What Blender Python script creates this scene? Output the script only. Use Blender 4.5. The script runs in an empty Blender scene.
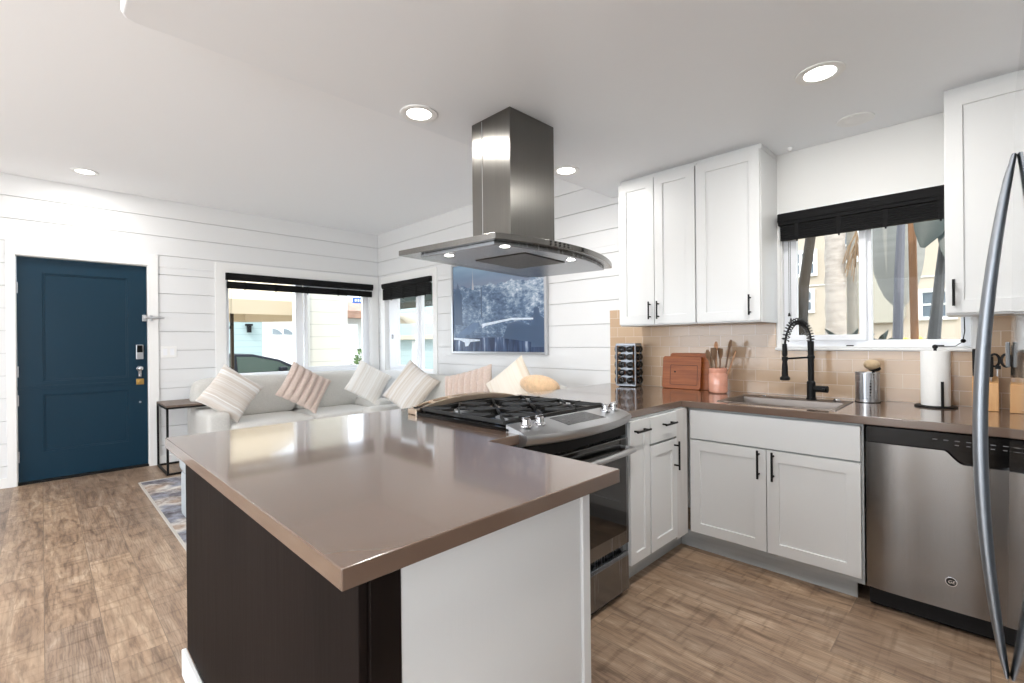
import bpy, bmesh, math, random
from mathutils import Vector, Matrix
random.seed(7)
PI = math.pi
SC = bpy.context.scene
COL = SC.collection

# ------------------------------------------------------------------ camera, world, lights, exposure
F_PX, YAW, PITCH, ROLL, EYE = 473.147, 0.788125, -0.00052, 0.010278, 1.25
def camera():
    cy, sy = math.cos(YAW), math.sin(YAW)
    f = Vector((-sy, cy, 0)); r = Vector((cy, sy, 0)); d = Vector((0, 0, -1))
    cp, sp = math.cos(PITCH), math.sin(PITCH)
    f2 = cp*f - sp*d; d2 = cp*d + sp*f
    cr, sr = math.cos(ROLL), math.sin(ROLL)
    r3 = cr*r + sr*d2; d3 = cr*d2 - sr*r
    cd = bpy.data.cameras.new('camera'); c = bpy.data.objects.new('camera', cd); COL.objects.link(c)
    up = -d3; back = -f2
    m = Matrix(((r3.x, up.x, back.x, 0), (r3.y, up.y, back.y, 0), (r3.z, up.z, back.z, EYE), (0, 0, 0, 1)))
    c.matrix_world = m
    cd.sensor_fit = 'HORIZONTAL'; cd.sensor_width = 36; cd.lens = F_PX/1024*36
    cd.clip_start = 0.02; cd.clip_end = 300
    SC.camera = c
camera()
SC.view_settings.view_transform = 'Standard'
SC.view_settings.look = 'None'
SC.view_settings.gamma = 1
SC.view_settings.use_curve_mapping = False
SC.view_settings.exposure = 0.36
SC.cycles.use_denoising = True
SC.cycles.max_bounces = 10
SC.cycles.diffuse_bounces = 6
SC.cycles.glossy_bounces = 5
SC.cycles.transparent_max_bounces = 12
SC.cycles.sample_clamp_indirect = 6
SC.cycles.caustics_reflective = False
SC.cycles.caustics_refractive = False

w = bpy.data.worlds.new('sky'); SC.world = w; w.use_nodes = True
bg = w.node_tree.nodes['Background']
bg.inputs[0].default_value = (0.80, 0.90, 1.0, 1); bg.inputs[1].default_value = 3.2

def lamp(name, kind, loc, energy, direction=None, color=(1, 1, 1), size=1, size_y=None, shape=None, spread=None, angle=None):
    l = bpy.data.lights.new(name, kind); l.energy = energy; l.color = color
    if kind == 'AREA':
        l.size = size
        if size_y: l.shape = 'RECTANGLE'; l.size_y = size_y
        if shape: l.shape = shape
        if spread: l.spread = spread
    if angle is not None: l.angle = angle
    o = bpy.data.objects.new(name, l); COL.objects.link(o); o.location = loc
    if direction: o.rotation_euler = Vector(direction).to_track_quat('-Z', 'Y').to_euler()
    return o
lamp('sun', 'SUN', (5, -10, 20), 2.0, (-0.42, 0.62, -0.80), (1.0, 0.93, 0.82), angle=0.01)
# fill lamps added at two invented, unseen openings; sky portals at the seen windows
lamp('fill_unseen_back', 'AREA', (-2.6, -3.16, 1.25), 72, (0.15, 1, 0.10), (0.96, 0.98, 1.0), 4.6, 2.2)
lamp('fill_unseen_right', 'AREA', (0.93, -1.6, 1.5), 44, (-0.8, 0.35, 0.45), (0.96, 0.98, 1.0), 1.9, 1.3)
for pn, pl, pd, pa, pb in (('portal_front_window', (-6.34, 2.39, 1.45), (1, 0, 0), 1.9, 1.3), ('portal_corner_window', (-5.35, 3.62, 1.45), (0, -1, 0), 1.2, 1.3), ('portal_kitchen_window', (-0.50, 3.62, 1.62), (0, -1, 0), 0.95, 0.9)):
    lamp(pn, 'AREA', pl, 1, pd, (1, 1, 1), pa, pb).data.cycles.is_portal = True

# ------------------------------------------------------------------ materials
def lin(c):
    return tuple(((v/255)/12.92 if v/255 <= 0.04045 else (((v/255)+0.055)/1.055)**2.4) for v in c)
MATS = {}
def mat(name, rgb, rough=0.5, metal=0.0, spec=0.5, noise=None, bump=None, coat=0, emit=None, sheen=0, var=None):
    """rgb in 0..255 sRGB. noise=(scale, amount) colour mottling, bump=(scale, strength)."""
    if name in MATS: return MATS[name]
    m = bpy.data.materials.new(name); m.use_nodes = True
    nt = m.node_tree; p = nt.nodes['Principled BSDF']
    c = lin(rgb)
    p.inputs['Base Color'].default_value = (*c, 1); p.inputs['Roughness'].default_value = rough
    p.inputs['Metallic'].default_value = metal; p.inputs['Specular IOR Level'].default_value = spec
    if coat: p.inputs['Coat Weight'].default_value = coat; p.inputs['Coat Roughness'].default_value = 0.06
    if sheen: p.inputs['Sheen Weight'].default_value = sheen
    if emit: p.inputs['Emission Color'].default_value = (*lin(emit[0]), 1); p.inputs['Emission Strength'].default_value = emit[1]
    tc = nt.nodes.new('ShaderNodeTexCoord')
    if noise:
        n = nt.nodes.new('ShaderNodeTexNoise'); n.inputs['Detail'].default_value = 5
        mp = nt.nodes.new('ShaderNodeMapping'); sc = noise[0]
        mp.inputs['Scale'].default_value = sc if isinstance(sc, tuple) else (sc, sc, sc)
        n.inputs['Scale'].default_value = 1
        nt.links.new(tc.outputs['Object'], mp.inputs[0]); nt.links.new(mp.outputs[0], n.inputs['Vector'])
        r = nt.nodes.new('ShaderNodeValToRGB'); a = noise[1]
        r.color_ramp.elements[0].position = 0.3; r.color_ramp.elements[1].position = 0.7
        r.color_ramp.elements[0].color = (*[max(0, v*(1-a)) for v in c], 1)
        r.color_ramp.elements[1].color = (*[min(1, v*(1+a)) for v in c], 1)
        nt.links.new(n.outputs['Fac'], r.inputs[0]); nt.links.new(r.outputs[0], p.inputs['Base Color'])
    if bump:
        n = nt.nodes.new('ShaderNodeTexNoise'); n.inputs['Detail'].default_value = 4
        mp = nt.nodes.new('ShaderNodeMapping'); sc = bump[0]
        mp.inputs['Scale'].default_value = sc if isinstance(sc, tuple) else (sc, sc, sc)
        n.inputs['Scale'].default_value = 1
        nt.links.new(tc.outputs['Object'], mp.inputs[0]); nt.links.new(mp.outputs[0], n.inputs['Vector'])
        b = nt.nodes.new('ShaderNodeBump'); b.inputs['Strength'].default_value = bump[1]; b.inputs['Distance'].default_value = 0.01
        nt.links.new(n.outputs['Fac'], b.inputs['Height']); nt.links.new(b.outputs[0], p.inputs['Normal'])
    MATS[name] = m
    return m

def nodes(name):
    m = bpy.data.materials.new(name); m.use_nodes = True
    MATS[name] = m
    nt = m.node_tree; p = nt.nodes['Principled BSDF']
    tc = nt.nodes.new('ShaderNodeTexCoord')
    return m, nt, p, tc
def N(nt, kind, **kw):
    n = nt.nodes.new(kind)
    for k, v in kw.items():
        if k in n.inputs: n.inputs[k].default_value = v
        else: setattr(n, k, v)
    return n
def ramp(nt, src, stops):
    r = nt.nodes.new('ShaderNodeValToRGB'); e = r.color_ramp.elements
    while len(e) < len(stops): e.new(0.5)
    for i, (p, c) in enumerate(stops):
        e[i].position = p; e[i].color = (*c, 1) if len(c) == 3 else c
    nt.links.new(src, r.inputs[0]); return r
def mapping(nt, src, scale=(1, 1, 1), loc=(0, 0, 0), rot=(0, 0, 0)):
    m = nt.nodes.new('ShaderNodeMapping'); m.inputs['Scale'].default_value = scale
    m.inputs['Location'].default_value = loc; m.inputs['Rotation'].default_value = rot
    nt.links.new(src, m.inputs[0]); return m
def mix(nt, fac, a, b, blend='MIX'):
    m = nt.nodes.new('ShaderNodeMixRGB'); m.blend_type = blend
    for s, i in ((fac, 0), (a, 1), (b, 2)):
        if isinstance(s, (int, float)): m.inputs[i].default_value = s
        elif isinstance(s, tuple): m.inputs[i].default_value = (*s, 1)
        else: nt.links.new(s, m.inputs[i])
    return m

def floor_material():
    m, nt, p, tc = nodes('rustic_plank_floor')
    o = tc.outputs['Object']
    br = N(nt, 'ShaderNodeTexBrick', offset=0.37, squash=1.0)
    br.inputs['Scale'].default_value = 1; br.inputs['Brick Width'].default_value = 1.22; br.inputs['Row Height'].default_value = 0.185
    br.inputs['Mortar Size'].default_value = 0.0016; br.inputs['Mortar Smooth'].default_value = 0.1
    br.inputs['Color1'].default_value = (0, 0, 0, 1); br.inputs['Color2'].default_value = (1, 1, 1, 1); br.inputs['Mortar'].default_value = (0.5, 0.5, 0.5, 1)
    nt.links.new(o, br.inputs['Vector'])
    # per-plank offset of the grain
    sep = N(nt, 'ShaderNodeSeparateColor'); nt.links.new(br.outputs['Color'], sep.inputs[0])
    cx = N(nt, 'ShaderNodeCombineXYZ'); nt.links.new(sep.outputs[0], cx.inputs[2])
    ad = N(nt, 'ShaderNodeVectorMath', operation='MULTIPLY_ADD'); nt.links.new(cx.outputs[0], ad.inputs[0]); ad.inputs[1].default_value = (0, 0, 9); nt.links.new(o, ad.inputs[2])
    g1 = mapping(nt, ad.outputs[0], (2.6, 44, 1)); n1 = N(nt, 'ShaderNodeTexNoise', Scale=1.0, Detail=8.0, Roughness=0.68, Distortion=0.6); nt.links.new(g1.outputs[0], n1.inputs['Vector'])
    g2 = mapping(nt, ad.outputs[0], (1.3, 5.5, 1)); n2 = N(nt, 'ShaderNodeTexNoise', Scale=1.6, Detail=5.0, Roughness=0.6, Distortion=1.6); nt.links.new(g2.outputs[0], n2.inputs['Vector'])
    # cathedral rings
    g3 = mapping(nt, ad.outputs[0], (1.0, 7.5, 1)); wv = N(nt, 'ShaderNodeTexWave', wave_type='RINGS', Scale=5.0, Distortion=9.0, Detail=4.0); wv.inputs['Detail Scale'].default_value = 1.4; nt.links.new(g3.outputs[0], wv.inputs['Vector'])
    # saw marks across the planks
    g4 = mapping(nt, ad.outputs[0], (36, 3.0, 1)); n4 = N(nt, 'ShaderNodeTexNoise', Scale=1.0, Detail=2.0); nt.links.new(g4.outputs[0], n4.inputs['Vector'])
    base = ramp(nt, n2.outputs['Fac'], [(0.28, lin((116, 95, 78))), (0.44, lin((156, 131, 109))), (0.58, lin((172, 148, 125))), (0.76, lin((200, 179, 157)))])
    gr = ramp(nt, n1.outputs['Fac'], [(0.32, (0.56, 0.54, 0.52)), (0.46, (0.90, 0.90, 0.90)), (0.64, (1.08, 1.08, 1.08))])
    a = mix(nt, 0.85, base.outputs[0], gr.outputs[0], 'MULTIPLY')
    wr = ramp(nt, wv.outputs['Fac'], [(0.0, (0.66, 0.62, 0.60)), (0.35, (1, 1, 1)), (1, (1.05, 1.05, 1.05))])
    b = mix(nt, 0.65, a.outputs[0], wr.outputs[0], 'MULTIPLY')
    sr = ramp(nt, n4.outputs['Fac'], [(0.32, (0.62, 0.58, 0.55)), (0.45, (1, 1, 1))])
    b2 = mix(nt, 0.6, b.outputs[0], sr.outputs[0], 'MULTIPLY')
    pv = ramp(nt, sep.outputs[0], [(0.0, (0.86, 0.86, 0.88)), (1.0, (1.10, 1.08, 1.04))])
    c = mix(nt, 1.0, b2.outputs[0], pv.outputs[0], 'MULTIPLY')
    d = mix(nt, br.outputs['Fac'], c.outputs[0], lin((126, 106, 88)))
    nt.links.new(d.outputs[0], p.inputs['Base Color'])
    p.inputs['Roughness'].default_value = 0.40
    bp = N(nt, 'ShaderNodeBump', Strength=0.25, Distance=0.004); nt.links.new(n1.outputs['Fac'], bp.inputs['Height']); nt.links.new(bp.outputs[0], p.inputs['Normal'])
    return m
def tile_material():
    m, nt, p, tc = nodes('beige_subway_tile')
    s = N(nt, 'ShaderNodeSeparateXYZ'); nt.links.new(tc.outputs['Object'], s.inputs[0])
    c = N(nt, 'ShaderNodeCombineXYZ'); nt.links.new(s.outputs[0], c.inputs[0]); nt.links.new(s.outputs[2], c.inputs[1])
    mp = mapping(nt, c.outputs[0], loc=(0.03, -0.889, 0))
    br = N(nt, 'ShaderNodeTexBrick', offset=0.5)
    br.inputs['Scale'].default_value = 1; br.inputs['Brick Width'].default_value = 0.153; br.inputs['Row Height'].default_value = 0.0775
    br.inputs['Mortar Size'].default_value = 0.0018; br.inputs['Mortar Smooth'].default_value = 0.2
    br.inputs['Color1'].default_value = (*lin((190, 162, 134)), 1); br.inputs['Color2'].default_value = (*lin((200, 174, 148)), 1); br.inputs['Mortar'].default_value = (*lin((214, 198, 180)), 1)
    nt.links.new(mp.outputs[0], br.inputs['Vector'])
    nt.links.new(br.outputs['Color'], p.inputs['Base Color'])
    p.inputs['Roughness'].default_value = 0.12
    n = N(nt, 'ShaderNodeTexNoise', Scale=9.0, Detail=1.0); nt.links.new(c.outputs[0], n.inputs['Vector'])
    mth = N(nt, 'ShaderNodeMath', operation='MULTIPLY_ADD'); nt.links.new(br.outputs['Fac'], mth.inputs[0]); mth.inputs[1].default_value = -1.0
    m2 = N(nt, 'ShaderNodeMath', operation='MULTIPLY'); nt.links.new(n.outputs['Fac'], m2.inputs[0]); m2.inputs[1].default_value = 0.5; nt.links.new(m2.outputs[0], mth.inputs[2])
    bp = N(nt, 'ShaderNodeBump', Strength=0.35, Distance=0.003); nt.links.new(mth.outputs[0], bp.inputs['Height']); nt.links.new(bp.outputs[0], p.inputs['Normal'])
    return m
def steel_material(name, rgb=(176, 176, 178), rough=0.26, axis='z', streak=0.10, wavy=0.0):
    m, nt, p, tc = nodes(name)
    p.inputs['Metallic'].default_value = 1; c = lin(rgb)
    sc = {'z': (160, 160, 1.5), 'x': (1.5, 160, 160), 'y': (160, 1.5, 160)}[axis]
    mp = mapping(nt, tc.outputs['Object'], sc)
    n = N(nt, 'ShaderNodeTexNoise', Scale=1.0, Detail=3.0); nt.links.new(mp.outputs[0], n.inputs['Vector'])
    r = ramp(nt, n.outputs['Fac'], [(0.3, tuple(v*(1-streak) for v in c)), (0.7, tuple(min(1, v*(1+streak)) for v in c))])
    nt.links.new(r.outputs[0], p.inputs['Base Color'])
    rr = N(nt, 'ShaderNodeMapRange'); nt.links.new(n.outputs['Fac'], rr.inputs[0]); rr.inputs[3].default_value = rough*0.8; rr.inputs[4].default_value = rough*1.25
    nt.links.new(rr.outputs[0], p.inputs['Roughness'])
    if wavy:
        mp2 = mapping(nt, tc.outputs['Object'], (5.0, 5.0, 0.35)); n2 = N(nt, 'ShaderNodeTexNoise', Scale=1.0, Detail=0.0); nt.links.new(mp2.outputs[0], n2.inputs['Vector'])
        bp = N(nt, 'ShaderNodeBump', Strength=wavy, Distance=0.03); nt.links.new(n2.outputs['Fac'], bp.inputs['Height']); nt.links.new(bp.outputs[0], p.inputs['Normal'])
    return m
def glass_material():
    m = bpy.data.materials.new('window_glass'); m.use_nodes = True; nt = m.node_tree
    nt.nodes.remove(nt.nodes['Principled BSDF'])
    out = nt.nodes['Material Output']
    t = N(nt, 'ShaderNodeBsdfTransparent'); g = N(nt, 'ShaderNodeBsdfGlossy'); g.inputs['Roughness'].default_value = 0.0
    lw = N(nt, 'ShaderNodeLayerWeight'); lw.inputs['Blend'].default_value = 0.5; pw = N(nt, 'ShaderNodeMath', operation='POWER'); nt.links.new(lw.outputs['Facing'], pw.inputs[0]); pw.inputs[1].default_value = 4.0; fr = N(nt, 'ShaderNodeMath', operation='MULTIPLY_ADD'); nt.links.new(pw.outputs[0], fr.inputs[0]); fr.inputs[1].default_value = 0.25; fr.inputs[2].default_value = 0.004
    mx = N(nt, 'ShaderNodeMixShader'); nt.links.new(fr.outputs[0], mx.inputs[0]); nt.links.new(t.outputs[0], mx.inputs[1]); nt.links.new(g.outputs[0], mx.inputs[2])
    nt.links.new(mx.outputs[0], out.inputs[0]); return m
def stripe_material(name, cols, axis=1, scale=9.0, fuzz=0.02):
    m, nt, p, tc = nodes(name)
    s = N(nt, 'ShaderNodeSeparateXYZ'); nt.links.new(tc.outputs['Object'], s.inputs[0])
    n = N(nt, 'ShaderNodeTexNoise', Scale=14.0, Detail=4.0); nt.links.new(tc.outputs['Object'], n.inputs['Vector'])
    a = N(nt, 'ShaderNodeMath', operation='MULTIPLY_ADD'); nt.links.new(n.outputs['Fac'], a.inputs[0]); a.inputs[1].default_value = fuzz; nt.links.new(s.outputs[axis], a.inputs[2])
    cmb = N(nt, 'ShaderNodeCombineXYZ'); nt.links.new(a.outputs[0], cmb.inputs[0])
    n2 = N(nt, 'ShaderNodeTexNoise', Scale=scale, Detail=3.0, Roughness=0.7); nt.links.new(cmb.outputs[0], n2.inputs['Vector'])
    k = len(cols)
    r = ramp(nt, n2.outputs['Fac'], [(0.30 + 0.40*i/(k-1), lin(c)) for i, c in enumerate(cols)])
    nt.links.new(r.outputs[0], p.inputs['Base Color']); p.inputs['Roughness'].default_value = 0.9
    p.inputs['Sheen Weight'].default_value = 0.3
    n3 = N(nt, 'ShaderNodeTexNoise', Scale=160.0, Detail=2.0); nt.links.new(tc.outputs['Object'], n3.inputs['Vector'])
    bp = N(nt, 'ShaderNodeBump', Strength=0.5, Distance=0.004); nt.links.new(n3.outputs['Fac'], bp.inputs['Height']); nt.links.new(bp.outputs[0], p.inputs['Normal'])
    return m
def wood_material(name, a, b, scale=(3, 40, 40), rough=0.5):
    m, nt, p, tc = nodes(name)
    mp = mapping(nt, tc.outputs['Object'], scale)
    n = N(nt, 'ShaderNodeTexNoise', Scale=1.0, Detail=6.0, Roughness=0.6, Distortion=0.5); nt.links.new(mp.outputs[0], n.inputs['Vector'])
    r = ramp(nt, n.outputs['Fac'], [(0.30, lin(a)), (0.70, lin(b))]); nt.links.new(r.outputs[0], p.inputs['Base Color'])
    p.inputs['Roughness'].default_value = rough
    return m
def rug_material():
    m, nt, p, tc = nodes('distressed_rug')
    n = N(nt, 'ShaderNodeTexNoise', Scale=5.0, Detail=7.0, Roughness=0.75); nt.links.new(tc.outputs['Object'], n.inputs['Vector'])
    v = N(nt, 'ShaderNodeTexVoronoi', Scale=7.0); nt.links.new(tc.outputs['Object'], v.inputs['Vector'])
    n2 = N(nt, 'ShaderNodeTexNoise', Scale=2.2, Detail=3.0); nt.links.new(tc.outputs['Object'], n2.inputs['Vector'])
    r = ramp(nt, n.outputs['Fac'], [(0.34, lin((120, 108, 104))), (0.44, lin((164, 154, 148))), (0.54, lin((208, 202, 196))), (0.66, lin((226, 222, 216)))])
    r2 = ramp(nt, n2.outputs['Fac'], [(0.44, lin((150, 162, 190))), (0.52, (1, 1, 1)), (0.60, lin((196, 170, 150)))])
    c = mix(nt, 0.8, r.outputs[0], r2.outputs[0], 'MULTIPLY')
    r3 = ramp(nt, v.outputs['Distance'], [(0.0, (0.85, 0.84, 0.84)), (0.35, (1, 1, 1))])
    c2 = mix(nt, 0.7, c.outputs[0], r3.outputs[0], 'MULTIPLY')
    nt.links.new(c2.outputs[0], p.inputs['Base Color']); p.inputs['Roughness'].default_value = 0.95
    return m
def print_material():
    """blue-toned night photograph of a river city, painted procedurally on the print (local x across, z up)"""
    m, nt, p, tc = nodes('city_photo_print')
    s = N(nt, 'ShaderNodeSeparateXYZ'); nt.links.new(tc.outputs['Object'], s.inputs[0])
    mp = mapping(nt, tc.outputs['Object'], (1.6, 1, 9)); n = N(nt, 'ShaderNodeTexNoise', Scale=1.0, Detail=4.0); nt.links.new(mp.outputs[0], n.inputs['Vector'])
    sky = ramp(nt, n.outputs['Fac'], [(0.35, lin((112, 138, 164))), (0.65, lin((142, 168, 192)))])
    z = N(nt, 'ShaderNodeMapRange'); nt.links.new(s.outputs[2], z.inputs[0]); z.inputs[1].default_value = 0.0; z.inputs[2].default_value = 1.0
    skz = ramp(nt, z.outputs[0], [(0.70, lin((120, 118, 138))), (0.80, lin((112, 128, 154))), (0.92, lin((132, 160, 186)))])
    skyc = mix(nt, 0.6, sky.outputs[0], skz.outputs[0])
    # town: blocky lights
    mp2 = mapping(nt, tc.outputs['Object'], (14, 1, 26)); n2 = N(nt, 'ShaderNodeTexNoise', Scale=1.0, Detail=6.0, Roughness=0.75); nt.links.new(mp2.outputs[0], n2.inputs['Vector'])
    mp3 = mapping(nt, tc.outputs['Object'], (2.6, 1, 3.4), loc=(3.3, 0, 1.2)); n3 = N(nt, 'ShaderNodeTexNoise', Scale=1.0, Detail=2.0); nt.links.new(mp3.outputs[0], n3.inputs['Vector'])
    bias = ramp(nt, n3.outputs['Fac'], [(0.40, (0, 0, 0)), (0.60, (0.16, 0.16, 0.16))])
    xb = N(nt, 'ShaderNodeMapRange'); nt.links.new(s.outputs[0], xb.inputs[0]); xb.inputs[1].default_value = 0.3; xb.inputs[2].default_value = 1.0; xb.inputs[3].default_value = -0.03; xb.inputs[4].default_value = 0.07
    sm = N(nt, 'ShaderNodeMath', operation='ADD'); nt.links.new(n2.outputs['Fac'], sm.inputs[0]); nt.links.new(bias.outputs[0], sm.inputs[1])
    sm2 = N(nt, 'ShaderNodeMath', operation='ADD'); nt.links.new(sm.outputs[0], sm2.inputs[0]); nt.links.new(xb.outputs[0], sm2.inputs[1])
    town = ramp(nt, sm2.outputs[0], [(0.42, lin((58, 76, 104))), (0.62, lin((98, 120, 148))), (0.74, lin((156, 174, 194))), (0.88, lin((226, 230, 236)))])
    # skyline height wobble
    mp4 = mapping(nt, tc.outputs['Object'], (9, 1, 0)); n4 = N(nt, 'ShaderNodeTexNoise', Scale=1.0, Detail=5.0); nt.links.new(mp4.outputs[0], n4.inputs['Vector'])
    h = N(nt, 'ShaderNodeMath', operation='MULTIPLY_ADD'); nt.links.new(n4.outputs['Fac'], h.inputs[0]); h.inputs[1].default_value = 0.16; h.inputs[2].default_value = 0.64
    gt = N(nt, 'ShaderNodeMath', operation='GREATER_THAN'); nt.links.new(s.outputs[2], gt.inputs[0]); nt.links.new(h.outputs[0], gt.inputs[1])
    a = mix(nt, gt.outputs[0], town.outputs[0], skyc.outputs[0])
    # river in the lower part
    mp5 = mapping(nt, tc.outputs['Object'], (16, 1, 2.5)); n5 = N(nt, 'ShaderNodeTexNoise', Scale=1.0, Detail=4.0); nt.links.new(mp5.outputs[0], n5.inputs['Vector'])
    riv = ramp(nt, n5.outputs['Fac'], [(0.40, lin((40, 54, 82))), (0.60, lin((72, 92, 126))), (0.74, lin((190, 204, 224)))])
    lt = N(nt, 'ShaderNodeMath', operation='LESS_THAN'); nt.links.new(s.outputs[2], lt.inputs[0]); lt.inputs[1].default_value = 0.15
    b = mix(nt, lt.outputs[0], a.outputs[0], riv.outputs[0])
    nt.links.new(b.outputs[0], p.inputs['Base Color']); p.inputs['Roughness'].default_value = 0.25
    return m
def siding_material(name, rgb, pitch=0.15, axis=2):
    m, nt, p, tc = nodes(name)
    s = N(nt, 'ShaderNodeSeparateXYZ'); nt.links.new(tc.outputs['Object'], s.inputs[0])
    f = N(nt, 'ShaderNodeMath', operation='DIVIDE'); nt.links.new(s.outputs[axis], f.inputs[0]); f.inputs[1].default_value = pitch
    fr = N(nt, 'ShaderNodeMath', operation='FRACT'); nt.links.new(f.outputs[0], fr.inputs[0])
    c = lin(rgb)
    r = ramp(nt, fr.outputs[0], [(0.0, tuple(v*0.55 for v in c)), (0.07, c), (1.0, c)])
    nt.links.new(r.outputs[0], p.inputs['Base Color']); p.inputs['Roughness'].default_value = 0.7
    return m

M_WALL = mat('white_wall_paint', (232, 232, 230), 0.55, bump=(60, 0.03))
M_SHIP = mat('white_shiplap_paint', (224, 225, 226), 0.45)
M_GROOVE = mat('shiplap_backing', (200, 200, 200), 0.8)
M_CEIL = mat('ceiling_paint', (240, 241, 243), 0.6, bump=((2.2, 1.2, 1), 0.22))
M_KCEIL = mat('kitchen_ceiling_paint', (235, 237, 240), 0.42, bump=((5, 2.4, 1), 0.5))
M_TRIM = mat('white_trim_paint', (236, 236, 235), 0.35)
M_CAB = mat('white_cabinet_paint', (216, 217, 217), 0.34, bump=((90, 90, 3), 0.03))
M_TOE = mat('grey_toe_kick', (172, 175, 176), 0.5, noise=((3, 3, 40), 0.08))
M_FLOOR = floor_material()
M_TILE = tile_material()
M_COUNTER = mat('brown_quartz', (103, 84, 72), 0.16, noise=(2.0, 0.06), spec=0.6, coat=0.6)
M_STEEL = steel_material('brushed_steel', (136, 138, 141), 0.25, 'z', 0.06)
M_STEELH = steel_material('brushed_steel_hood', (124, 122, 119), 0.24, 'z', 0.05)
M_CHIM = steel_material('brushed_steel_chimney', (112, 110, 106), 0.30, 'z', 0.04)
_p = M_CHIM.node_tree.nodes['Principled BSDF']; _p.inputs['Anisotropic'].default_value = 0.75; _t = M_CHIM.node_tree.nodes.new('ShaderNodeTangent'); _t.direction_type = 'RADIAL'; _t.axis = 'Z'; M_CHIM.node_tree.links.new(_t.outputs[0], _p.inputs['Tangent'])
M_STEELDW = steel_material('brushed_steel_door', (140, 138, 136), 0.22, 'z', 0.02, wavy=0.6)
M_FRIDGE = steel_material('fridge_steel', (176, 180, 184), 0.045, 'z', 0.02)
M_SATIN = mat('satin_steel', (196, 197, 200), 0.28, 1.0)
M_FHANDLE = mat('grey_steel_handle', (150, 154, 160), 0.42, 1.0)
M_RACK = mat('rack_steel', (122, 124, 128), 0.34, 1.0)
M_BASIN = mat('basin_steel', (128, 120, 114), 0.38, 1.0)
M_CHROME = mat('chrome', (225, 225, 228), 0.08, 1.0)
M_BRASS = mat('brass', (196, 160, 96), 0.3, 1.0)
M_BLACK = mat('matt_black', (14, 14, 15), 0.5, spec=0.25)
M_BLKGLOSS = mat('gloss_black', (8, 8, 9), 0.12, spec=0.3)
M_IRON = mat('cast_iron', (20, 19, 18), 0.42, spec=0.4)
M_DARKGLASS = mat('oven_glass', (20, 19, 19), 0.05, spec=0.7)
M_DARKWOOD = mat('dark_stained_panel', (26, 20, 18), 0.6, spec=0.06, noise=((4, 4, 1.2), 0.25), bump=((30, 30, 3), 0.1))
M_DARKPOST = mat('dark_stained_post', (20, 14, 12), 0.45, spec=0.15, noise=((10, 10, 3), 0.6))
M_FILTER = mat('dark_mesh_filter', (60, 56, 52), 0.4, 0.9, noise=((60, 60, 60), 0.4))
M_DOORBLUE = mat('petrol_blue_paint', (8, 44, 62), 0.42, spec=0.25)
M_GLASS = glass_material()
M_SOFA = mat('light_grey_linen', (205, 203, 198), 0.9, noise=(90, 0.06), bump=(220, 0.35), sheen=0.2)
M_OTTO = mat('grey_linen', (168, 174, 178), 0.9, noise=(90, 0.05), bump=(220, 0.3))
M_BLIND = mat('charcoal_blind', (24, 24, 25), 0.7, spec=0.15, noise=((4, 4, 160), 0.3), bump=((4, 4, 200), 0.4))
M_VINYL = mat('white_vinyl_frame', (236, 238, 242), 0.3)
M_BULB = mat('lit_diffuser', (255, 252, 246), 0.4, emit=((255, 250, 242), 7.0))
M_HOODLED = mat('lit_hood_lamp', (255, 255, 255), 0.4, emit=((255, 250, 240), 14.0))
M_TABLEWOOD = wood_material('walnut_table_top', (96, 82, 72), (126, 108, 94), (3, 30, 3), 0.4)
M_RUG = rug_material()
M_BAMBOO = wood_material('bamboo_board', (138, 68, 26), (176, 100, 46), (3, 60, 60), 0.42)
M_SPOON = wood_material('wooden_spoon', (176, 128, 92), (206, 160, 122), (30, 30, 6), 0.5)
M_SPOOND = wood_material('dark_wooden_spoon', (104, 78, 56), (140, 108, 80), (30, 30, 6), 0.5)
M_CROCK = mat('salmon_glaze', (216, 156, 134), 0.15, noise=(22, 0.10), coat=0.5)
M_PAPER = mat('white_paper', (240, 240, 238), 0.9, bump=(140, 0.3))
M_KNIFEWOOD = wood_material('light_knife_block', (198, 146, 92), (226, 180, 126), (40, 40, 5), 0.45)
M_SPICE = mat('ground_spice', (150, 96, 48), 0.6)
M_SPICER = mat('red_spice', (140, 52, 34), 0.6)
M_SPICEG = mat('green_spice', (96, 100, 58), 0.6)

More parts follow.
